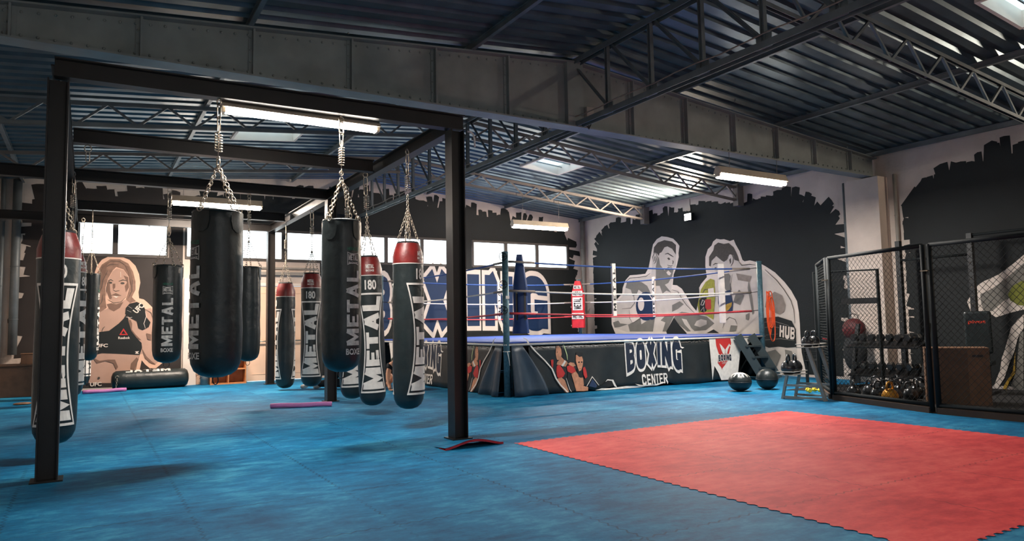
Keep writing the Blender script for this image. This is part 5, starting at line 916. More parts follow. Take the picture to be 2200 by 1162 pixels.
poly3('torn_hem', [[(1.62, .02), (1.75, .045), (1.95, .03), (2.3, .05), (2.75, .035), (2.62, .012), (2.2, .01), (1.8, .012)], [(1.86, .14), (1.92, .165), (2.02, .15), (2.06, .06), (2.11, .035), (2.10, .06), (2.05, .17), (1.92, .185)], [(2.5, .075), (2.62, .05), (2.9, .045), (3.15, .07), (3.18, .06), (2.95, .022), (2.6, .025)]],
      M['print_white'], skF, lambda s, z: fF(s, z, .03))
poly3('torn_gap', [[(1.66, .055), (1.80, .10), (1.92, .155), (2.02, .145), (2.04, .06), (1.9, .05)]], M['black'], skF, lambda s, z: fF(s, z, .026))
# frayed staple line under the trim
mb = MB()
for f, s0, s1 in ((fF, .45, lF-1.2), (fL, .45, lL-1.1)):
    s = s0
    while s < s1:
        z = ZM-.085-rnd.random()*.03; p = f(s, z, .012); q_ = f(s+rnd.uniform(.01, .05), z+rnd.uniform(-.012, .012), .012); mb.bar(p, q_, .004, .006); s += rnd.uniform(.02, .05)
fr = mb.build('frayed_staples', M['mtan'], RI); fr['kind'] = 'stuff'
# loose corner cloths either side of the near post
def corner_cloth(f, sgn):
    mb = MB(); vs = []; n, K = 14, 8
    for i in range(n+1):
        for k in range(K+1):
            z = .01+(ZM-.07)*k/K; t = i/n; wid = .06+(.62-.42*(k/K)**1.5)*t
            p = f(wid, z, .03+.05*sin(t*pi*2.5)*(1-k/K)+.02*(1-k/K)); vs.append(p)
    mb.add(vs, [(i*(K+1)+k, (i+1)*(K+1)+k, (i+1)*(K+1)+k+1, i*(K+1)+k+1) for i in range(n) for k in range(K)], True)
    o = mb.build('corner_cloth', M['skirt_blue'], RI); s_ = o.modifiers.new('s', 'SOLIDIFY'); s_.thickness = .004
corner_cloth(fF, 1); corner_cloth(fL, -1)
# posts with tension wheels
PW = {}
for nm, (x, y) in (('a', RA), ('b', RB_), ('c', RC), ('d', RD)):
    b = Vector((x, y, 0))-ro
    p = MB().tube([b, b+Vector((0, 0, 2.31))], .052, 20).lathe([(.052, 0), (.056, .005), (.056, .02), (.001, .025)], 20, (b.x, b.y, 2.305)).build('corner_post', M['post_teal'], RI)
    if nm == 'a':
        MB().tube([b+Vector((.12, .05, .0)), b+Vector((.12, .05, .78))], .018, 10).tube([b+Vector((.12, .05, .12)), b+Vector((.0, -.03, .02))], .014, 8).build('brace_tube', M['post_teal'], p)
        MB().torus(b+Vector((0, 0, .72)), .056, .006, (0, 0, 1), 18, 5).tube([b+Vector((-.02, -.055, .72)), b+Vector((.0, -.06, .62)), b+Vector((.02, -.058, .5))], .006, 5).tube([b+Vector((.1, -.02, .70)), b+Vector((.15, -.03, .6)), b+Vector((.12, -.03, .45))], .006, 5).build('tie_cord', M['rope_white'], p)
        for z in (2.24, 1.79, 1.38):
            mb = MB(); c = b+Vector((-.075, -.06, z)); ax = (.55, .83, 0)
            mb.torus(c, .062, .006, ax, 20, 6)
            u = Vector(ax).cross(Vector((0, 0, 1))).normalized()
            for k in range(4): an = pi*k/4; d_ = u*cos(an)+Vector((0, 0, 1))*sin(an); mb.tube([c-d_*.06, c+d_*.06], .004, 5)
            mb.tube([c, b+Vector((0, 0, z))], .008, 6); mb.build('tension_wheel', M['cage'], p)
        MB().box(b.x-.03, b.x+.035, b.y-.058, b.y-.05, 1.56, 1.61).build('maker_plate', M['print_white'], p)
# ropes
mids = {}
for ri, (z, mt_) in enumerate(((2.18, 'rope_blue'), (1.70, 'rope_white'), (1.33, 'rope_red'))):
    cs = [inset(p, .18) for p in (RA, RB_, RC, RD)]; ps = [RA, RB_, RC, RD]
    for k in range(4):
        a, b = cs[k], cs[(k+1) % 4]; pts = []
        for i in range(17):
            t = i/16; pts.append(L3((a[0]+(b[0]-a[0])*t, a[1]+(b[1]-a[1])*t), z-.05*sin(pi*t)))
        MB().tube(pts, .0145, 8).build('rope', M[mt_], RI)
        c2 = Vector(b).lerp(Vector(a), .09); c3 = Vector(a).lerp(Vector(b), .09)
        MB().tube([L3(b, z), L3(tuple(c2), z-.01)], .02, 8).build('rope_wrap', M['mtan' if ri != 2 else 'rope_red'], RI)
        MB().tube([L3(a, z), L3(tuple(c3), z-.01)], .02, 8).build('rope_wrap', M['mtan' if ri != 2 else 'rope_red'], RI)
    for k in range(4): MB().tube([L3(ps[k], z+.02), L3(cs[k], z)], .008, 6).torus(L3(cs[k], z), .022, .006, (0, 0, 1), 12, 5).build('turnbuckle', M['steel_dark'], RI)
# spacer straps with lettering
def strap(a, b, t, tilt=0, txt=True):
    a, b = Vector(inset(a, .18)), Vector(inset(b, .18)); d = (b-a).normalized(); p = a.lerp(b, t); n = Vector((-d.y, d.x))
    if n.dot(Vector((CAM.x, CAM.y))-p) < 0: n = -n
    w = .038
    def g(u, z, o=0): sh = tilt*(z-1.3); q_ = p+d*(u+sh)+n*(.021+o); return Vector((q_.x, q_.y, z))-ro
    mb = MB(); mb.add([g(-w, 1.27), g(w, 1.27), g(w, 2.2), g(-w, 2.2), g(-w, 1.27, -.042), g(w, 1.27, -.042), g(w, 2.2, -.042), g(-w, 2.2, -.042)], [(0, 1, 2, 3), (5, 4, 7, 6), (0, 4, 5, 1), (3, 2, 6, 7), (1, 5, 6, 2), (0, 3, 7, 4)])
    o = mb.build('rope_spacer', M['pad_white'], RI)
    sg = 1 if Vector((cos(YAW), -sin(YAW))).dot(d) > 0 else -1
    block3('lettering', 'METAL', M['black'], o, lambda u, v: g(sg*(w*.7-2*w*.7*v), 1.36+.74*u, .006), .3, 0, .5)
strap(RA, RB_, .385); strap(RB_, RC, .49); strap(RA, RD, .40, -.07); strap(RC, RD, .46)
# corner pads
def pad(p, m, z0, z1, w, yawdir, red=False):
    x, y = p; t = Vector((x, y, 0))-ro; dv = Vector((cen.x-x, cen.y-y)).normalized(); s = Vector((-dv.y, dv.x))
    mb = MB(); vs = []; prof_ = [(0, .42), (.28, 1), (.8, 1), (1, 1)] if red else [(0, .40), (.42, 1.0), (.8, .93), (1, 1.15)]
    for hgt, wd in [(1-a, b) for a, b in prof_]:
        z = z0+(z1-z0)*hgt
        for (u, o) in ((-1, 0), (-.8, .07), (0, .1), (.8, .07), (1, 0), (.8, -.03), (-.8, -.03)):
            q_ = t.xy+s*(u*w/2*wd)+dv*o; vs.append((q_.x, q_.y, z))
    m_ = len(prof_); mb.add(vs, [(i*7+k, i*7+(k+1) % 7, (i+1)*7+(k+1) % 7, (i+1)*7+k) for i in range(m_-1) for k in range(7)]+[tuple(range(7))[::-1], tuple((m_-1)*7+k for k in range(7))])
    o = mb.build('corner_pad', M[m], RI, .01)
    return o, t, dv, s
o, t, dv, s = pad((2.62, 4.10), 'pad_blue', 1.0, 2.32, .26, 0); o['label'] = 'blue corner pad'
mb = MB()
for k in (-.09, .05):
    for dd in (-.04,): q_ = t.xy+s*k+dv*(-.038); mb.box(q_.x-.02, q_.x+.02, q_.y-.004, q_.y+.004, 1.22, 1.72)
mb.build('strap', M['black'], o)
o, t, dv, s = pad((7.50, 9.12), 'pad_red', 1.03, 2.26, .36, 0, True); o['label'] = 'red corner pad'
for z0_, z1_, f_ in ((1.28, 1.4, .13), (1.52, 1.8, .1), (1.88, 1.98, .11), (2.06, 2.13, .08)):
    tall = z1_-z0_ > .2
    def pm(u, v, a=-1 if True else 1):
        uu, vv = (v, u) if tall else (u, v)
        k = (uu-.5)*2*f_ if not tall else (.5-uu)*2*f_
        q_ = t.xy+s*k+dv*.108; return (q_.x, q_.y, z0_+(z1_-z0_)*vv)
    mbp = MB(); mbp.add([Vector((pm(u, v)[0], pm(u, v)[1], pm(u, v)[2]))-Vector((dv.x, dv.y, 0))*.005 for u, v in ((-.1, -.15), (1.1, -.15), (1.1, 1.15), (-.1, 1.15))], [(0, 1, 2, 3)])
    mbp.build('logo_panel', M['print_white'], o)
    block3('lettering', 'METAL', M['black'], o, pm, .34)
o, t, dv, s = pad((7.40, 4.05), 'pad_white', 1.10, 2.30, .09, 0); o['label'] = 'white corner pad seen edge-on'
# steps
st = empty('ring_steps', (7.6, 3.3, 0), 0, 'dark wooden steps leaning on the right end of the boxing ring', 'steps'); sb = Vector((7.6, 3.3, 0))
for (p, q_) in ((((7.13, 3.50, .86)), (7.47, 3.2, .02)), (((7.50, 3.49, .86)), (7.88, 3.2, .02))):
    MB().bar(Vector(p)-sb, Vector(q_)-sb, .035, .16, (.3, -.4, .6)).build('stringer', M['step'], st)
for k in range(3):
    f_ = .25+.25*k; a = Vector((7.13, 3.50, .86)).lerp(Vector((7.47, 3.2, .02)), f_)-sb; b = Vector((7.50, 3.49, .86)).lerp(Vector((7.88, 3.2, .02)), f_)-sb
    MB().bar(a, b, .16, .03).build('tread', M['step'], st)
# orange bands on the right post
t = empty('resistance_band', (8.04, 3.56, 1.3), 0, 'orange elastic bands hung in loops on the right ring post', 'exercise band')
for k in range(6):
    pts = []; w_ = .035+.012*k; h_ = .30+.07*(k % 3); cx_ = .03+.012*k
    for i in range(20): a = 2*pi*i/20; pts.append((cx_+w_*cos(a)+.012*sin(3*a+k), -.03-.008*k, .42-h_+h_*sin(a) - (.12*(k % 2))))
    MB().tube(pts, .010, 6, closed=True).build('band_loop', M['orange'], t)
# ---------------------------------------------------------------- cage fence
CF = empty('cage_fence', (5.3, -.4, 0), 0, 'black chain-link cage fence panels standing at the edge of the blue mats', 'fence'); cb_ = Vector((5.3, -.4, 0))
def mesh_panel(a, b, z0, z1, pitch=.075):
    a, b = Vector(a), Vector(b); d = b-a; Lh = d.length; H = z1-z0; mb = MB(); u = d.normalized(); n = Vector((u.y, -u.x))
    k = -int(H/pitch)-1
    def P3(s, z, o): q_ = a+u*s+n*o; return Vector((q_.x, q_.y, z))-cb_
    while k*pitch < Lh:
        for sg in (1, -1):
            s0 = k*pitch; s1 = s0+H*.92                      # rising to the right / left
            lo, hi = max(0, s0), min(Lh, s1)
            if hi-lo < .01: continue
            za, zb_ = (lo-s0)/.92, (hi-s0)/.92
            if sg < 0: za, zb_ = H-za, H-zb_
            p, q_ = P3(lo, z0+za, .003*sg), P3(hi, z0+zb_, .003*sg)
            mb.tube([p, q_], .0026, 4, caps=False)
        k += 1
    return mb.build('chain_link_mesh', M['mesh'], CF)
cv_ = [(6.52, 1.27), (5.58, .44), (5.13, -1.23), (5.13, -3.0), (5.6, -4.4)]
for i in range(4):
    a, b = Vector(cv_[i]), Vector(cv_[i+1]); d = (b-a).normalized(); ga = .045
    p, q_ = a+d*ga, b-d*ga
    for e in (p, q_): MB().tube([Vector((e.x, e.y, .02))-cb_, Vector((e.x, e.y, 2.03))-cb_], .03, 14).build('cage_post', M['cage'], CF)
    MB().tube([Vector((p.x, p.y, 2.02))-cb_, Vector((q_.x, q_.y, 2.02))-cb_], .026, 12).build('top_rail', M['cage'], CF)
    MB().tube([Vector((p.x, p.y, .10))-cb_, Vector((q_.x, q_.y, .10))-cb_], .026, 12).build('bottom_rail', M['cage'], CF)
    mesh_panel(tuple(p), tuple(q_), .12, 2.0)
    mbk = MB(); mbk.box(b.x-cb_.x-.07, b.x-cb_.x+.07, b.y-cb_.y-.045, b.y-cb_.y+.045, 1.70, 1.712); mbk.build('clamp', M['chrome'], CF)
    MB().bar(Vector((p.x, p.y, .035))-cb_, Vector((q_.x, q_.y, .035))-cb_, .1, .07).build('base_board', mat('base_board', s8(70, 52, 40), .7), CF)
# inner cage gate
cg = empty('cage_gate', (6.9, .55, 0), 0, 'black framed mesh gate standing behind the first cage panel', 'gate'); g0 = Vector((6.9, .55, 0))
a, b = Vector((6.55, 1.35)), Vector((6.95, .52)); CF_save, cb_save = CF, cb_
MB().tube([Vector((a.x, a.y, .02))-g0, Vector((a.x, a.y, 1.9))-g0, Vector((b.x, b.y, 1.9))-g0, Vector((b.x, b.y, .02))-g0], .03, 4, smooth=False).build('gate_frame', M['cage'], cg)
CF, cb_ = cg, g0; mesh_panel(tuple(a), tuple(b), .05, 1.88, .06); CF, cb_ = CF_save, cb_save
MB().bar(Vector((6.72, 1.0, 1.42))-g0, Vector((6.94, .54, 1.42))-g0, .03, .09).build('gate_sign', M['black'], cg)
# power rack
pr_ = empty('power_rack', (8.0, .2, 0), 0, 'black steel power rack uprights with pull-up bar behind the cage', 'gym rack'); pb_ = Vector((8.0, .2, 0))
for x, y in ((8.3, .95), (8.3, -.2)):
    MB().bar(Vector((x, y, 0))-pb_, Vector((x, y, 2.45))-pb_, .075, .075, (0, 1, 0)).build('upright', M['black'], pr_)
for p, q_ in (((8.3, .95, 2.12), (8.3, -.2, 2.12)), ((8.3, -.2, 2.42), (8.3, -1.9, 2.42))):
    MB().tube([Vector(p)-pb_, Vector(q_)-pb_], .02, 10).build('crossbar', M['cage'], pr_)
mbh = MB()
for x, y in ((8.3, .95), (8.3, -.2)):
    for k in range(15): mbh.ball((x-pb_.x-.038, y-pb_.y, .3+.13*k), .009, n=6, m=4)
mbh.build('bolt_hole', M['chrome'], pr_)['kind'] = 'stuff'
# dumbbell rack with dumbbells
dr = empty('dumbbell_rack', (7.5, .75, 0), 0, 'black dumbbell rack with two loaded shelves behind the cage', 'rack'); db = Vector((7.5, .75, 0))
ya, yb = .15, 1.32
for y in (ya, yb): MB().bar((-.15, y-db.y, 0), (.12, y-db.y, 1.05), .06, .05).bar((-.25, y-db.y, .02), (.3, y-db.y, .02), .06, .04).build('rack_side', M['black'], dr)
shz = (.26, .72)
for z in shz: MB().bar((-.08, ya-db.y, z), (-.08, yb-db.y, z), .34, .02, (-.3, 0, 1)).build('shelf', M['black'], dr)
def dumbbell():
    t = empty('dumbbell'); MB().tube([(-.16, 0, 0), (.16, 0, 0)], .016, 10).build('handle', M['chrome'], t)
    for s_ in (-1, 1): MB().lathe([(.001, s_*.07), (.05, s_*.07), (.058, s_*.09), (.058, s_*.15), (.05, s_*.17), (.001, s_*.17)], 6, axis='x', smooth=False).build('weight_head', M['iron'], t)
    return t
d0 = dumbbell(); nn = 0
for z in shz:
    for k in range(7):
        o = d0 if nn == 0 else copy_tree(d0); nn += 1
        o.location = (7.42, ya+.14+k*.15, z+.115); o.scale = (1, 1.05, 1.0+.1*(k % 3 == 0))
        tag(o, 'black dumbbell in the row on the %s shelf of the rack behind the cage' % ('upper' if z > .6 else 'lower'), 'dumbbell', 'dumbbells on the %s rack shelf' % ('upper' if z > .6 else 'lower'))
# kettlebells
def kettle(m):
    t = empty('kettlebell'); MB().lathe([(.001, 0), (.06, 0), (.085, .02), (.105, .07), (.105, .11), (.085, .16), (.05, .19), (.001, .2)], 20).build('weight_body', M[m], t)
    MB().tube([(-.06, 0, .165), (-.075, 0, .22), (-.05, 0, .27), (0, 0, .285), (.05, 0, .27), (.075, 0, .22), (.06, 0, .165)], .015, 8).build('handle', M[m], t); return t
kp = kettle('iron'); used = [False]
def put_k(x, y, z, lab, rz=0, sc=1, group=None):
    o = kp if not used[0] else copy_tree(kp); used[0] = True
    o.location = (x, y, z); o.rotation_euler = (0, 0, rz); o.scale = (sc,)*3; tag(o, lab, 'kettlebell', group); return o
# kettlebell stand (two trays on an A-frame)
ks = empty('kettlebell_stand', (5.2, .75, 0), 0, 'grey steel A-frame stand with two small trays outside the cage', 'stand'); kb = Vector((5.35, .85, 0))
ks.location = kb
dirn = Vector((.14, -.6)).normalized()      # from the low tray towards the high tray
def KP(s_, w_, z): q_ = Vector((5.14, .95))+dirn*s_+Vector((-dirn.y, dirn.x))*w_; return Vector((q_.x, q_.y, z))-kb
for w_ in (0, .42):
    MB().bar(KP(0, w_, .0), KP(.08, w_, .34), .035, .035).bar(KP(.62, w_, .0), KP(.40, w_, .74), .045, .045).build('stand_leg', M['pipe'], ks)
    MB().bar(KP(0, w_, .03), KP(.62, w_, .03), .03, .03).bar(KP(.06, w_, .2), KP(.56, w_, .2), .03, .03).build('side_bar', M['pipe'], ks)
for s_, z in ((.06, .34), (.36, .74)):
    mb = MB(); c = [KP(s_-.12, -.02, z), KP(s_+.13, -.02, z), KP(s_+.13, .44, z), KP(s_-.12, .44, z)]
    mb.add([*c, *[v+Vector((0, 0, .01)) for v in c]], [(3, 2, 1, 0), (4, 5, 6, 7), (0, 1, 5, 4), (1, 2, 6, 5), (2, 3, 7, 6), (3, 0, 4, 7)])
    mb.tube([v+Vector((0, 0, .05)) for v in c], .008, 6, closed=True); mb.build('tray', M['pipe'], ks)
def wk(s_, w_, z): v = KP(s_, w_, z)+kb; return v.x, v.y, v.z
x, y, z = wk(.06, .1, .35); put_k(x, y, z, 'black kettlebell on the low tray of the grey stand, nearest one', .4, 1.0)
x, y, z = wk(.06, .32, .35); put_k(x, y, z, 'black kettlebell on the low tray of the grey stand, behind the nearest one', .9, 1.0)
x, y, z = wk(.36, .1, .75); put_k(x, y, z, 'black kettlebell on the high tray of the grey stand, nearest one', .2, .8)
x, y, z = wk(.36, .32, .75); put_k(x, y, z, 'black kettlebell on the high tray of the grey stand, behind the nearest one', 1.2, .8)
rk = random.Random(3)
for k in range(13):
    put_k(5.95+.27*(k % 5), .36-.30*(k//5)-.07*(k % 2), 0, 'black kettlebell in the cluster on the floor inside the cage', rk.random()*3, 1.0-.15*rk.random(), 'kettlebells on the floor inside the cage')
kg = kettle('gold'); kg.location = (5.72, -.32, 0); tag(kg, 'golden kettlebell at the end of the cluster inside the cage', 'kettlebell')
# slam balls
def ball(x, y, r, lab, m='leather', sq=.9, patch=True):
    t = empty('medicine_ball', (x, y, 0), .6, lab, 'ball'); MB().ball((0, 0, r*sq), r, r, r*sq, 28, 18).build('ball_cover', M[m], t)
    MB().torus((0, 0, r*sq), r*1.0, .006, (0, 0, 1), 36, 6).build('seam', M['black'], t)
    if patch:
        mb = MB(); vs = []
        for i in range(5):
            th = R(4+13*i)
            for k in range(13):
                a = 2*pi*k/12; vs.append((r*1.01*sin(th)*cos(a), r*1.01*sin(th)*sin(a), r*sq+r*sq*1.01*cos(th)))
        mb.add(vs, [(13*i+k, 13*i+k+1, 13*i+k+14, 13*i+k+13) for i in range(4) for k in range(12)], True); mb.build('worn_patch', M['print_worn'], t)
ball(5.56, 2.10, .185, 'squashed black medicine ball with worn white top in front of the ring steps', sq=.82)
ball(6.12, 2.02, .175, 'round black medicine ball between the worn ball and the kettlebell stand', sq=.98, patch=False)
# plywood jump box
jb2 = empty('plyo_box', (6.36, -.86, 0), R(-59), 'plywood jump box standing inside the cage', 'box')
MB().box(-.36, .36, -.25, .25, .0, .74).build('box_body', M['wood'], jb2, .004)
MB().box(-.355, .12, -.256, -.245, .01, .73).build('shaded_panel', mat('shaded_plywood', s8(96, 70, 52), .6, 0, .25, 9), jb2)  # darker sheet paints a post's shadow onto the box face
MB().box(.17, .29, -.256, -.245, .62, .65).build('hand_slot', M['black'], jb2)
# bench back pad with red word
bp_ = empty('weight_bench', (7.62, -.56, 0), .25, 'black upright bench pad with red lettering behind the plywood box', 'bench')
MB().box(-.05, .05, -.17, .17, .6, 1.22).build('back_pad', M['leather'], bp_, .03); MB().box(-.02, .25, -.15, .15, .42, .5).build('seat', M['leather'], bp_, .02)
for y in (-.1, .1): MB().bar((.02, y, 0), (.02, y, .75), .04, .04, (0, 1, 0)).bar((-.1, y, .02), (.6, y, .02), .04, .04).build('leg', M['black'], bp_)
text3('lettering', 'pivot', mat('pivot_red', s8(210, 60, 36), .5), bp_, lambda u, v: (-.0515, .11-.22*u, 1.03+.06*v), .03, None, (1, 1))
# red topped bin behind the stand
rb2 = empty('storage_basket', (7.1, 1.75, 0), .6, 'dark mesh basket with a red rim holding gear behind the kettlebell stand', 'basket')
mb = MB()
for k in range(12):
    for s_ in (-1, 1): mb.bar((-.3+.054*k, s_*.2, .45), (-.3+.054*k, s_*.2, .78), .01, .01, (0, 1, 0)); 
for z in (.45, .53, .61, .69): mb.tube([(-.3, -.2, z), (.3, -.2, z), (.3, .2, z), (-.3, .2, z)], .006, 5, closed=True)
mb.build('wire_sides', M['cage'], rb2); MB().tube([(-.3, -.2, .8), (.3, -.2, .8), (.3, .2, .8), (-.3, .2, .8)], .022, 8, closed=True).build('red_rim', M['pad_red'], rb2)
for sx_ in (-1, 1):
    for sy_ in (-1, 1): MB().bar((sx_*.28, sy_*.18, 0), (sx_*.28, sy_*.18, .46), .03, .03, (0, 1, 0)).build('leg', M['cage'], rb2)
MB().box(-.28, .28, -.18, .18, .44, .46).build('basket_base', M['cage'], rb2)
for k in range(2):
    o = copy_tree(d0); o.location = (6.1+.14*k, 1.22-.05*k, .045); o.rotation_euler = (0, 0, .9+.5*k); o.scale = (.5, .6, .6)
    for ch in o.children: 
        ch.data = ch.data.copy(); ch.data.materials.clear(); ch.data.materials.append(M['yellow'])
    tag(o, 'small yellow dumbbell on the floor behind the kettlebell stand, %s' % ('left one' if k == 0 else 'right one'), 'dumbbell')
gb = empty('gym_bag', (8.15, 1.75, 0), .3, 'red and black sports bag hanging by the drain pipe behind the cage', 'bag')
MB().ball((0, 0, .95), .16, .2, .2).build('bag_body', mat('bag_red', s8(80, 16, 20), .6), gb); MB().ball((0, 0, .55), .17, .2, .35).build('bag_lower', M['cloth_black'], gb); MB().torus((0, 0, 1.15), .08, .008, (1, 0, 0), 14, 5).build('handle', M['black'], gb); MB().bar((0, 0, 0), (0, 0, .3), .1, .1, (0, 1, 0)).build('stand', M['black'], gb)
# foam noodles
def noodle(a, b, lab):
    a, b = Vector(a), Vector(b); c = (a+b)/2; t = empty('foam_roller', (c.x, c.y, 0), 0, lab, 'foam roller')
    pts = [a.lerp(b, i/8)-Vector((c.x, c.y, 0))+Vector((0, 0, .004*sin(i*1.2))) for i in range(9)]
    MB().tube(pts, .035, 16, caps=True).build('foam_tube', M['noodle'], t)
    d = (b-a).normalized(); MB().tube([pts[-1], pts[-1]+d*.004], .012, 10).tube([pts[0], pts[0]-d*.004], .012, 10).build('hollow_core', M['mdark'], t)
noodle((-1.27, 4.75, .036), (-.47, 4.42, .036), 'pink foam tube on the floor beside the middle rig post')
noodle((-3.62, 9.6, .036), (-2.90, 9.72, .036), 'pink foam tube on the floor at the foot of the painted woman')
# wooden boxes at the far left
wb2 = empty('wooden_crate', (-4.62, 10.05, 0), 0, 'long low wooden box in the far left corner', 'box')
MB().box(-.68, .25, -.28, .3, 0, .56).build('box_body', M['wood_dimmed'], wb2, .006); MB().box(-.7, .27, -.3, .32, .56, .585).build('box_lid', M['wood_dimmed'], wb2)
wb3 = empty('wooden_crate', (-4.5, 10.2, .585), 0, 'smaller wooden box on top of the long low box in the far left corner', 'box'); MB().box(-.12, .12, -.12, .12, 0, .18).build('box_body', M['wood_dimmed'], wb3, .004); MB().box(-.13, .13, -.13, .13, .18, .195).build('box_lid', M['wood'], wb3)
# small wooden shelf by the door
ws = empty('shelf_unit', (-.98, 10.25, 0), 0, 'small open wooden shelf beside the pale door', 'shelf')
MB().box(-.36, -.335, -.15, .15, 0, .60).box(.335, .36, -.15, .15, 0, .60).build('side_panel', M['wood_shelf'], ws)
for z in (.0, .30, .58): MB().box(-.335, .335, -.15, .15, z, z+.025).build('shelf_board', M['wood_shelf'], ws)
MB().box(-.01, .01, -.15, .14, .025, .30).box(-.01, .01, -.15, .14, .325, .58).build('divider', M['wood_shelf'], ws); MB().box(-.335, .335, .14, .15, .025, .58).build('back_panel', M['wood_shelf'], ws)
bk = empty('bucket', (-1.42, 10.3, 0), 0, 'pale metal bucket on the floor left of the small shelf', 'bucket'); MB().lathe([(.001, 0), (.085, 0), (.1, .19), (.105, .2), (.098, .2), (.083, .01), (.001, .01)], 24).build('bucket_body', M['plastic_grey'], bk); MB().torus((0, 0, .14), .10, .004, (0, .4, 1), 20, 5).build('handle', M['steel_dark'], bk)
fp = empty('focus_pad', (-4.45, 8.1, 0), .4, 'small flat brown pad lying on the floor at the left edge', 'pad'); MB().lathe([(.001, 0), (.1, 0), (.12, .015), (.1, .03), (.001, .035)], 20).build('pad_face', M['wood'], fp)
MB().torus((0, 0, .016), .12, .008, (0, 0, 1), 24, 6).build('pad_rim', M['wood'], fp)
# black corded tube hanging under the left black bag
lp = empty('training_strap', (-3.6, 7.42, 3.19), 0, 'black strap loop hanging below the narrow bag at the far left', 'strap'); lp.location = (-3.56, 7.8, .25)
MB().tube([(0.03*cos(a_), .01*sin(a_), .30+.28*sin(a_)) for a_ in [2*pi*i/20 for i in range(20)]], .008, 6, closed=True).build('strap_loop', M['black'], lp)
# ---------------------------------------------------------------- people
def skin_fig(name, chains, m, parent, sub=2):
    """chains: list of [(x,y,z,r), ...]; a chain may start at an index pair (chain, k)"""
    vs = []; es = []; rs = []; idx = {}
    for ci, ch in enumerate(chains):
        prev = None
        for k, p in enumerate(ch):
            if isinstance(p[0], str): prev = idx[(p[1], p[2])]; continue
            idx[(ci, k)] = len(vs); vs.append(p[:3]); rs.append(p[3])
            if prev is not None: es.append((prev, len(vs)-1))
            prev = len(vs)-1
    me = bpy.data.meshes.new(name); me.from_pydata(vs, es, []); o = bpy.data.objects.new(name, me); COL.objects.link(o); o.parent = parent
    me.materials.append(m)
    md = o.modifiers.new('skin', 'SKIN'); md.use_smooth_shade = True
    if not me.skin_vertices: me.attributes
    sv = me.skin_vertices[0].data
    for i, r in enumerate(rs): sv[i].radius = (r, r); sv[i].use_root = (i == 0)
    o.modifiers.new('sub', 'SUBSURF').levels = sub; o.modifiers['sub'].render_levels = sub
    return o
# person lying on the side, legs towards the door side
A_ = empty('person', (.55, 7.2, 0), 0, 'person in black trousers and pale shoes lying on the floor behind the hanging bags', 'person')
def a3(x, y, z, r): return (x-.55, y-7.2, z, r)
skin_fig('body', [[a3(.95, 6.85, .16, .13), a3(1.12, 6.75, .20, .14), a3(1.32, 6.7, .22, .15), a3(1.42, 6.75, .24, .06), a3(1.5, 6.78, .27, .09), a3(1.56, 6.8, .30, .085)],
                  [('c', 0, 2), a3(1.3, 6.55, .2, .06), a3(1.18, 6.45, .1, .045), a3(1.05, 6.42, .05, .035), a3(.98, 6.41, .045, .03)]], M['skin'], A_)
skin_fig('t_shirt', [[a3(.93, 6.87, .165, .14), a3(1.12, 6.75, .205, .155), a3(1.33, 6.7, .225, .16)]], M['cloth_black'], A_)
skin_fig('trousers', [[a3(.95, 6.86, .17, .145), a3(.8, 6.9, .22, .12), a3(.52, 7.05, .38, .095), a3(.42, 7.3, .22, .075), a3(.32, 7.55, .1, .06)],
                      [('c', 0, 0), a3(.8, 7.0, .13, .115), a3(.45, 7.35, .11, .085), a3(.15, 7.75, .085, .06)]], M['cloth_black'], A_)
skin_fig('shoe', [[a3(.1, 7.8, .07, .045), a3(.03, 7.82, .045, .045), a3(-.06, 7.78, .04, .038)]], M['pad_white'], A_)
skin_fig('shoe', [[a3(.3, 7.6, .07, .045), a3(.22, 7.62, .045, .045), a3(.13, 7.6, .04, .038)]], M['pad_white'], A_)
skin_fig('hair', [[a3(1.5, 6.79, .31, .085), a3(1.58, 6.82, .33, .08)]], M['cloth_black'], A_, 2)
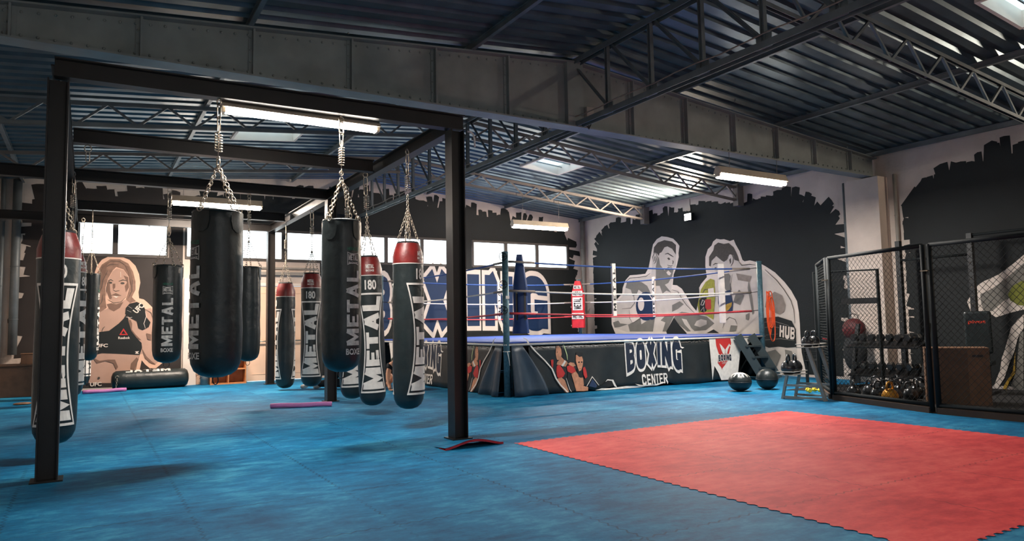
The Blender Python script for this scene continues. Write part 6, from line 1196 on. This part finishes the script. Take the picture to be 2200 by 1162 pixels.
skin_fig('sock', [[a3(.12, 7.78, .1, .045), a3(.09, 7.8, .08, .045)]], M['skin'], A_)
# person sitting on the floor bent forward
B_ = empty('person', (1.35, 6.35, 0), 0, 'person in black t-shirt and flowered shorts crouching in front of the ring skirt', 'person')
def b3(x, y, z, r): return (x, y, z, r)
skin_fig('body', [[b3(.12, .12, .17, .15), b3(.06, .05, .34, .15), b3(-.02, -.06, .47, .16), b3(-.1, -.15, .50, .06), b3(-.14, -.20, .50, .085), b3(-.18, -.26, .47, .085)],
                  [('c', 0, 2), b3(-.17, .0, .44, .055), b3(-.23, -.06, .26, .045), b3(-.24, -.16, .08, .035), b3(-.25, -.22, .035, .028)],
                  [('c', 0, 2), b3(.14, -.12, .44, .055), b3(.16, -.2, .26, .045), b3(.08, -.3, .1, .035)],
                  [('c', 0, 0), b3(-.02, -.1, .13, .09), b3(-.1, -.38, .09, .06), b3(.1, -.42, .06, .045)],
                  [('c', 0, 0), b3(.28, -.05, .13, .09), b3(.3, -.35, .09, .06), b3(.0, -.38, .05, .045)]], M['skin'], B_)
for s_ in range(5):
    skin_fig('finger', [[b3(-.25+.014*(s_-2), -.235, .03, .009), b3(-.25+.018*(s_-2), -.27, .024, .009), b3(-.25+.02*(s_-2), -.30+.01*abs(s_-2), .014, .008)]], M['skin'], B_, 1)
skin_fig('t_shirt', [[b3(.1, .1, .25, .165), b3(.05, .04, .36, .17), b3(-.02, -.06, .475, .172)], [('c', 0, 2), b3(-.17, .0, .44, .075), b3(-.2, -.03, .36, .07)], [('c', 0, 2), b3(.14, -.12, .44, .075), b3(.15, -.16, .35, .07)]], M['cloth_black'], B_)
skin_fig('shorts', [[b3(.12, .12, .16, .165), b3(-.0, -.08, .14, .115), b3(-.07, -.26, .115, .09)], [('c', 0, 0), b3(.27, -.03, .14, .115), b3(.29, -.22, .11, .09)]], M['cloth_floral'], B_)
skin_fig('cap', [[b3(-.13, -.18, .545, .09), b3(-.18, -.25, .53, .085)]], M['cloth_khaki'], B_)
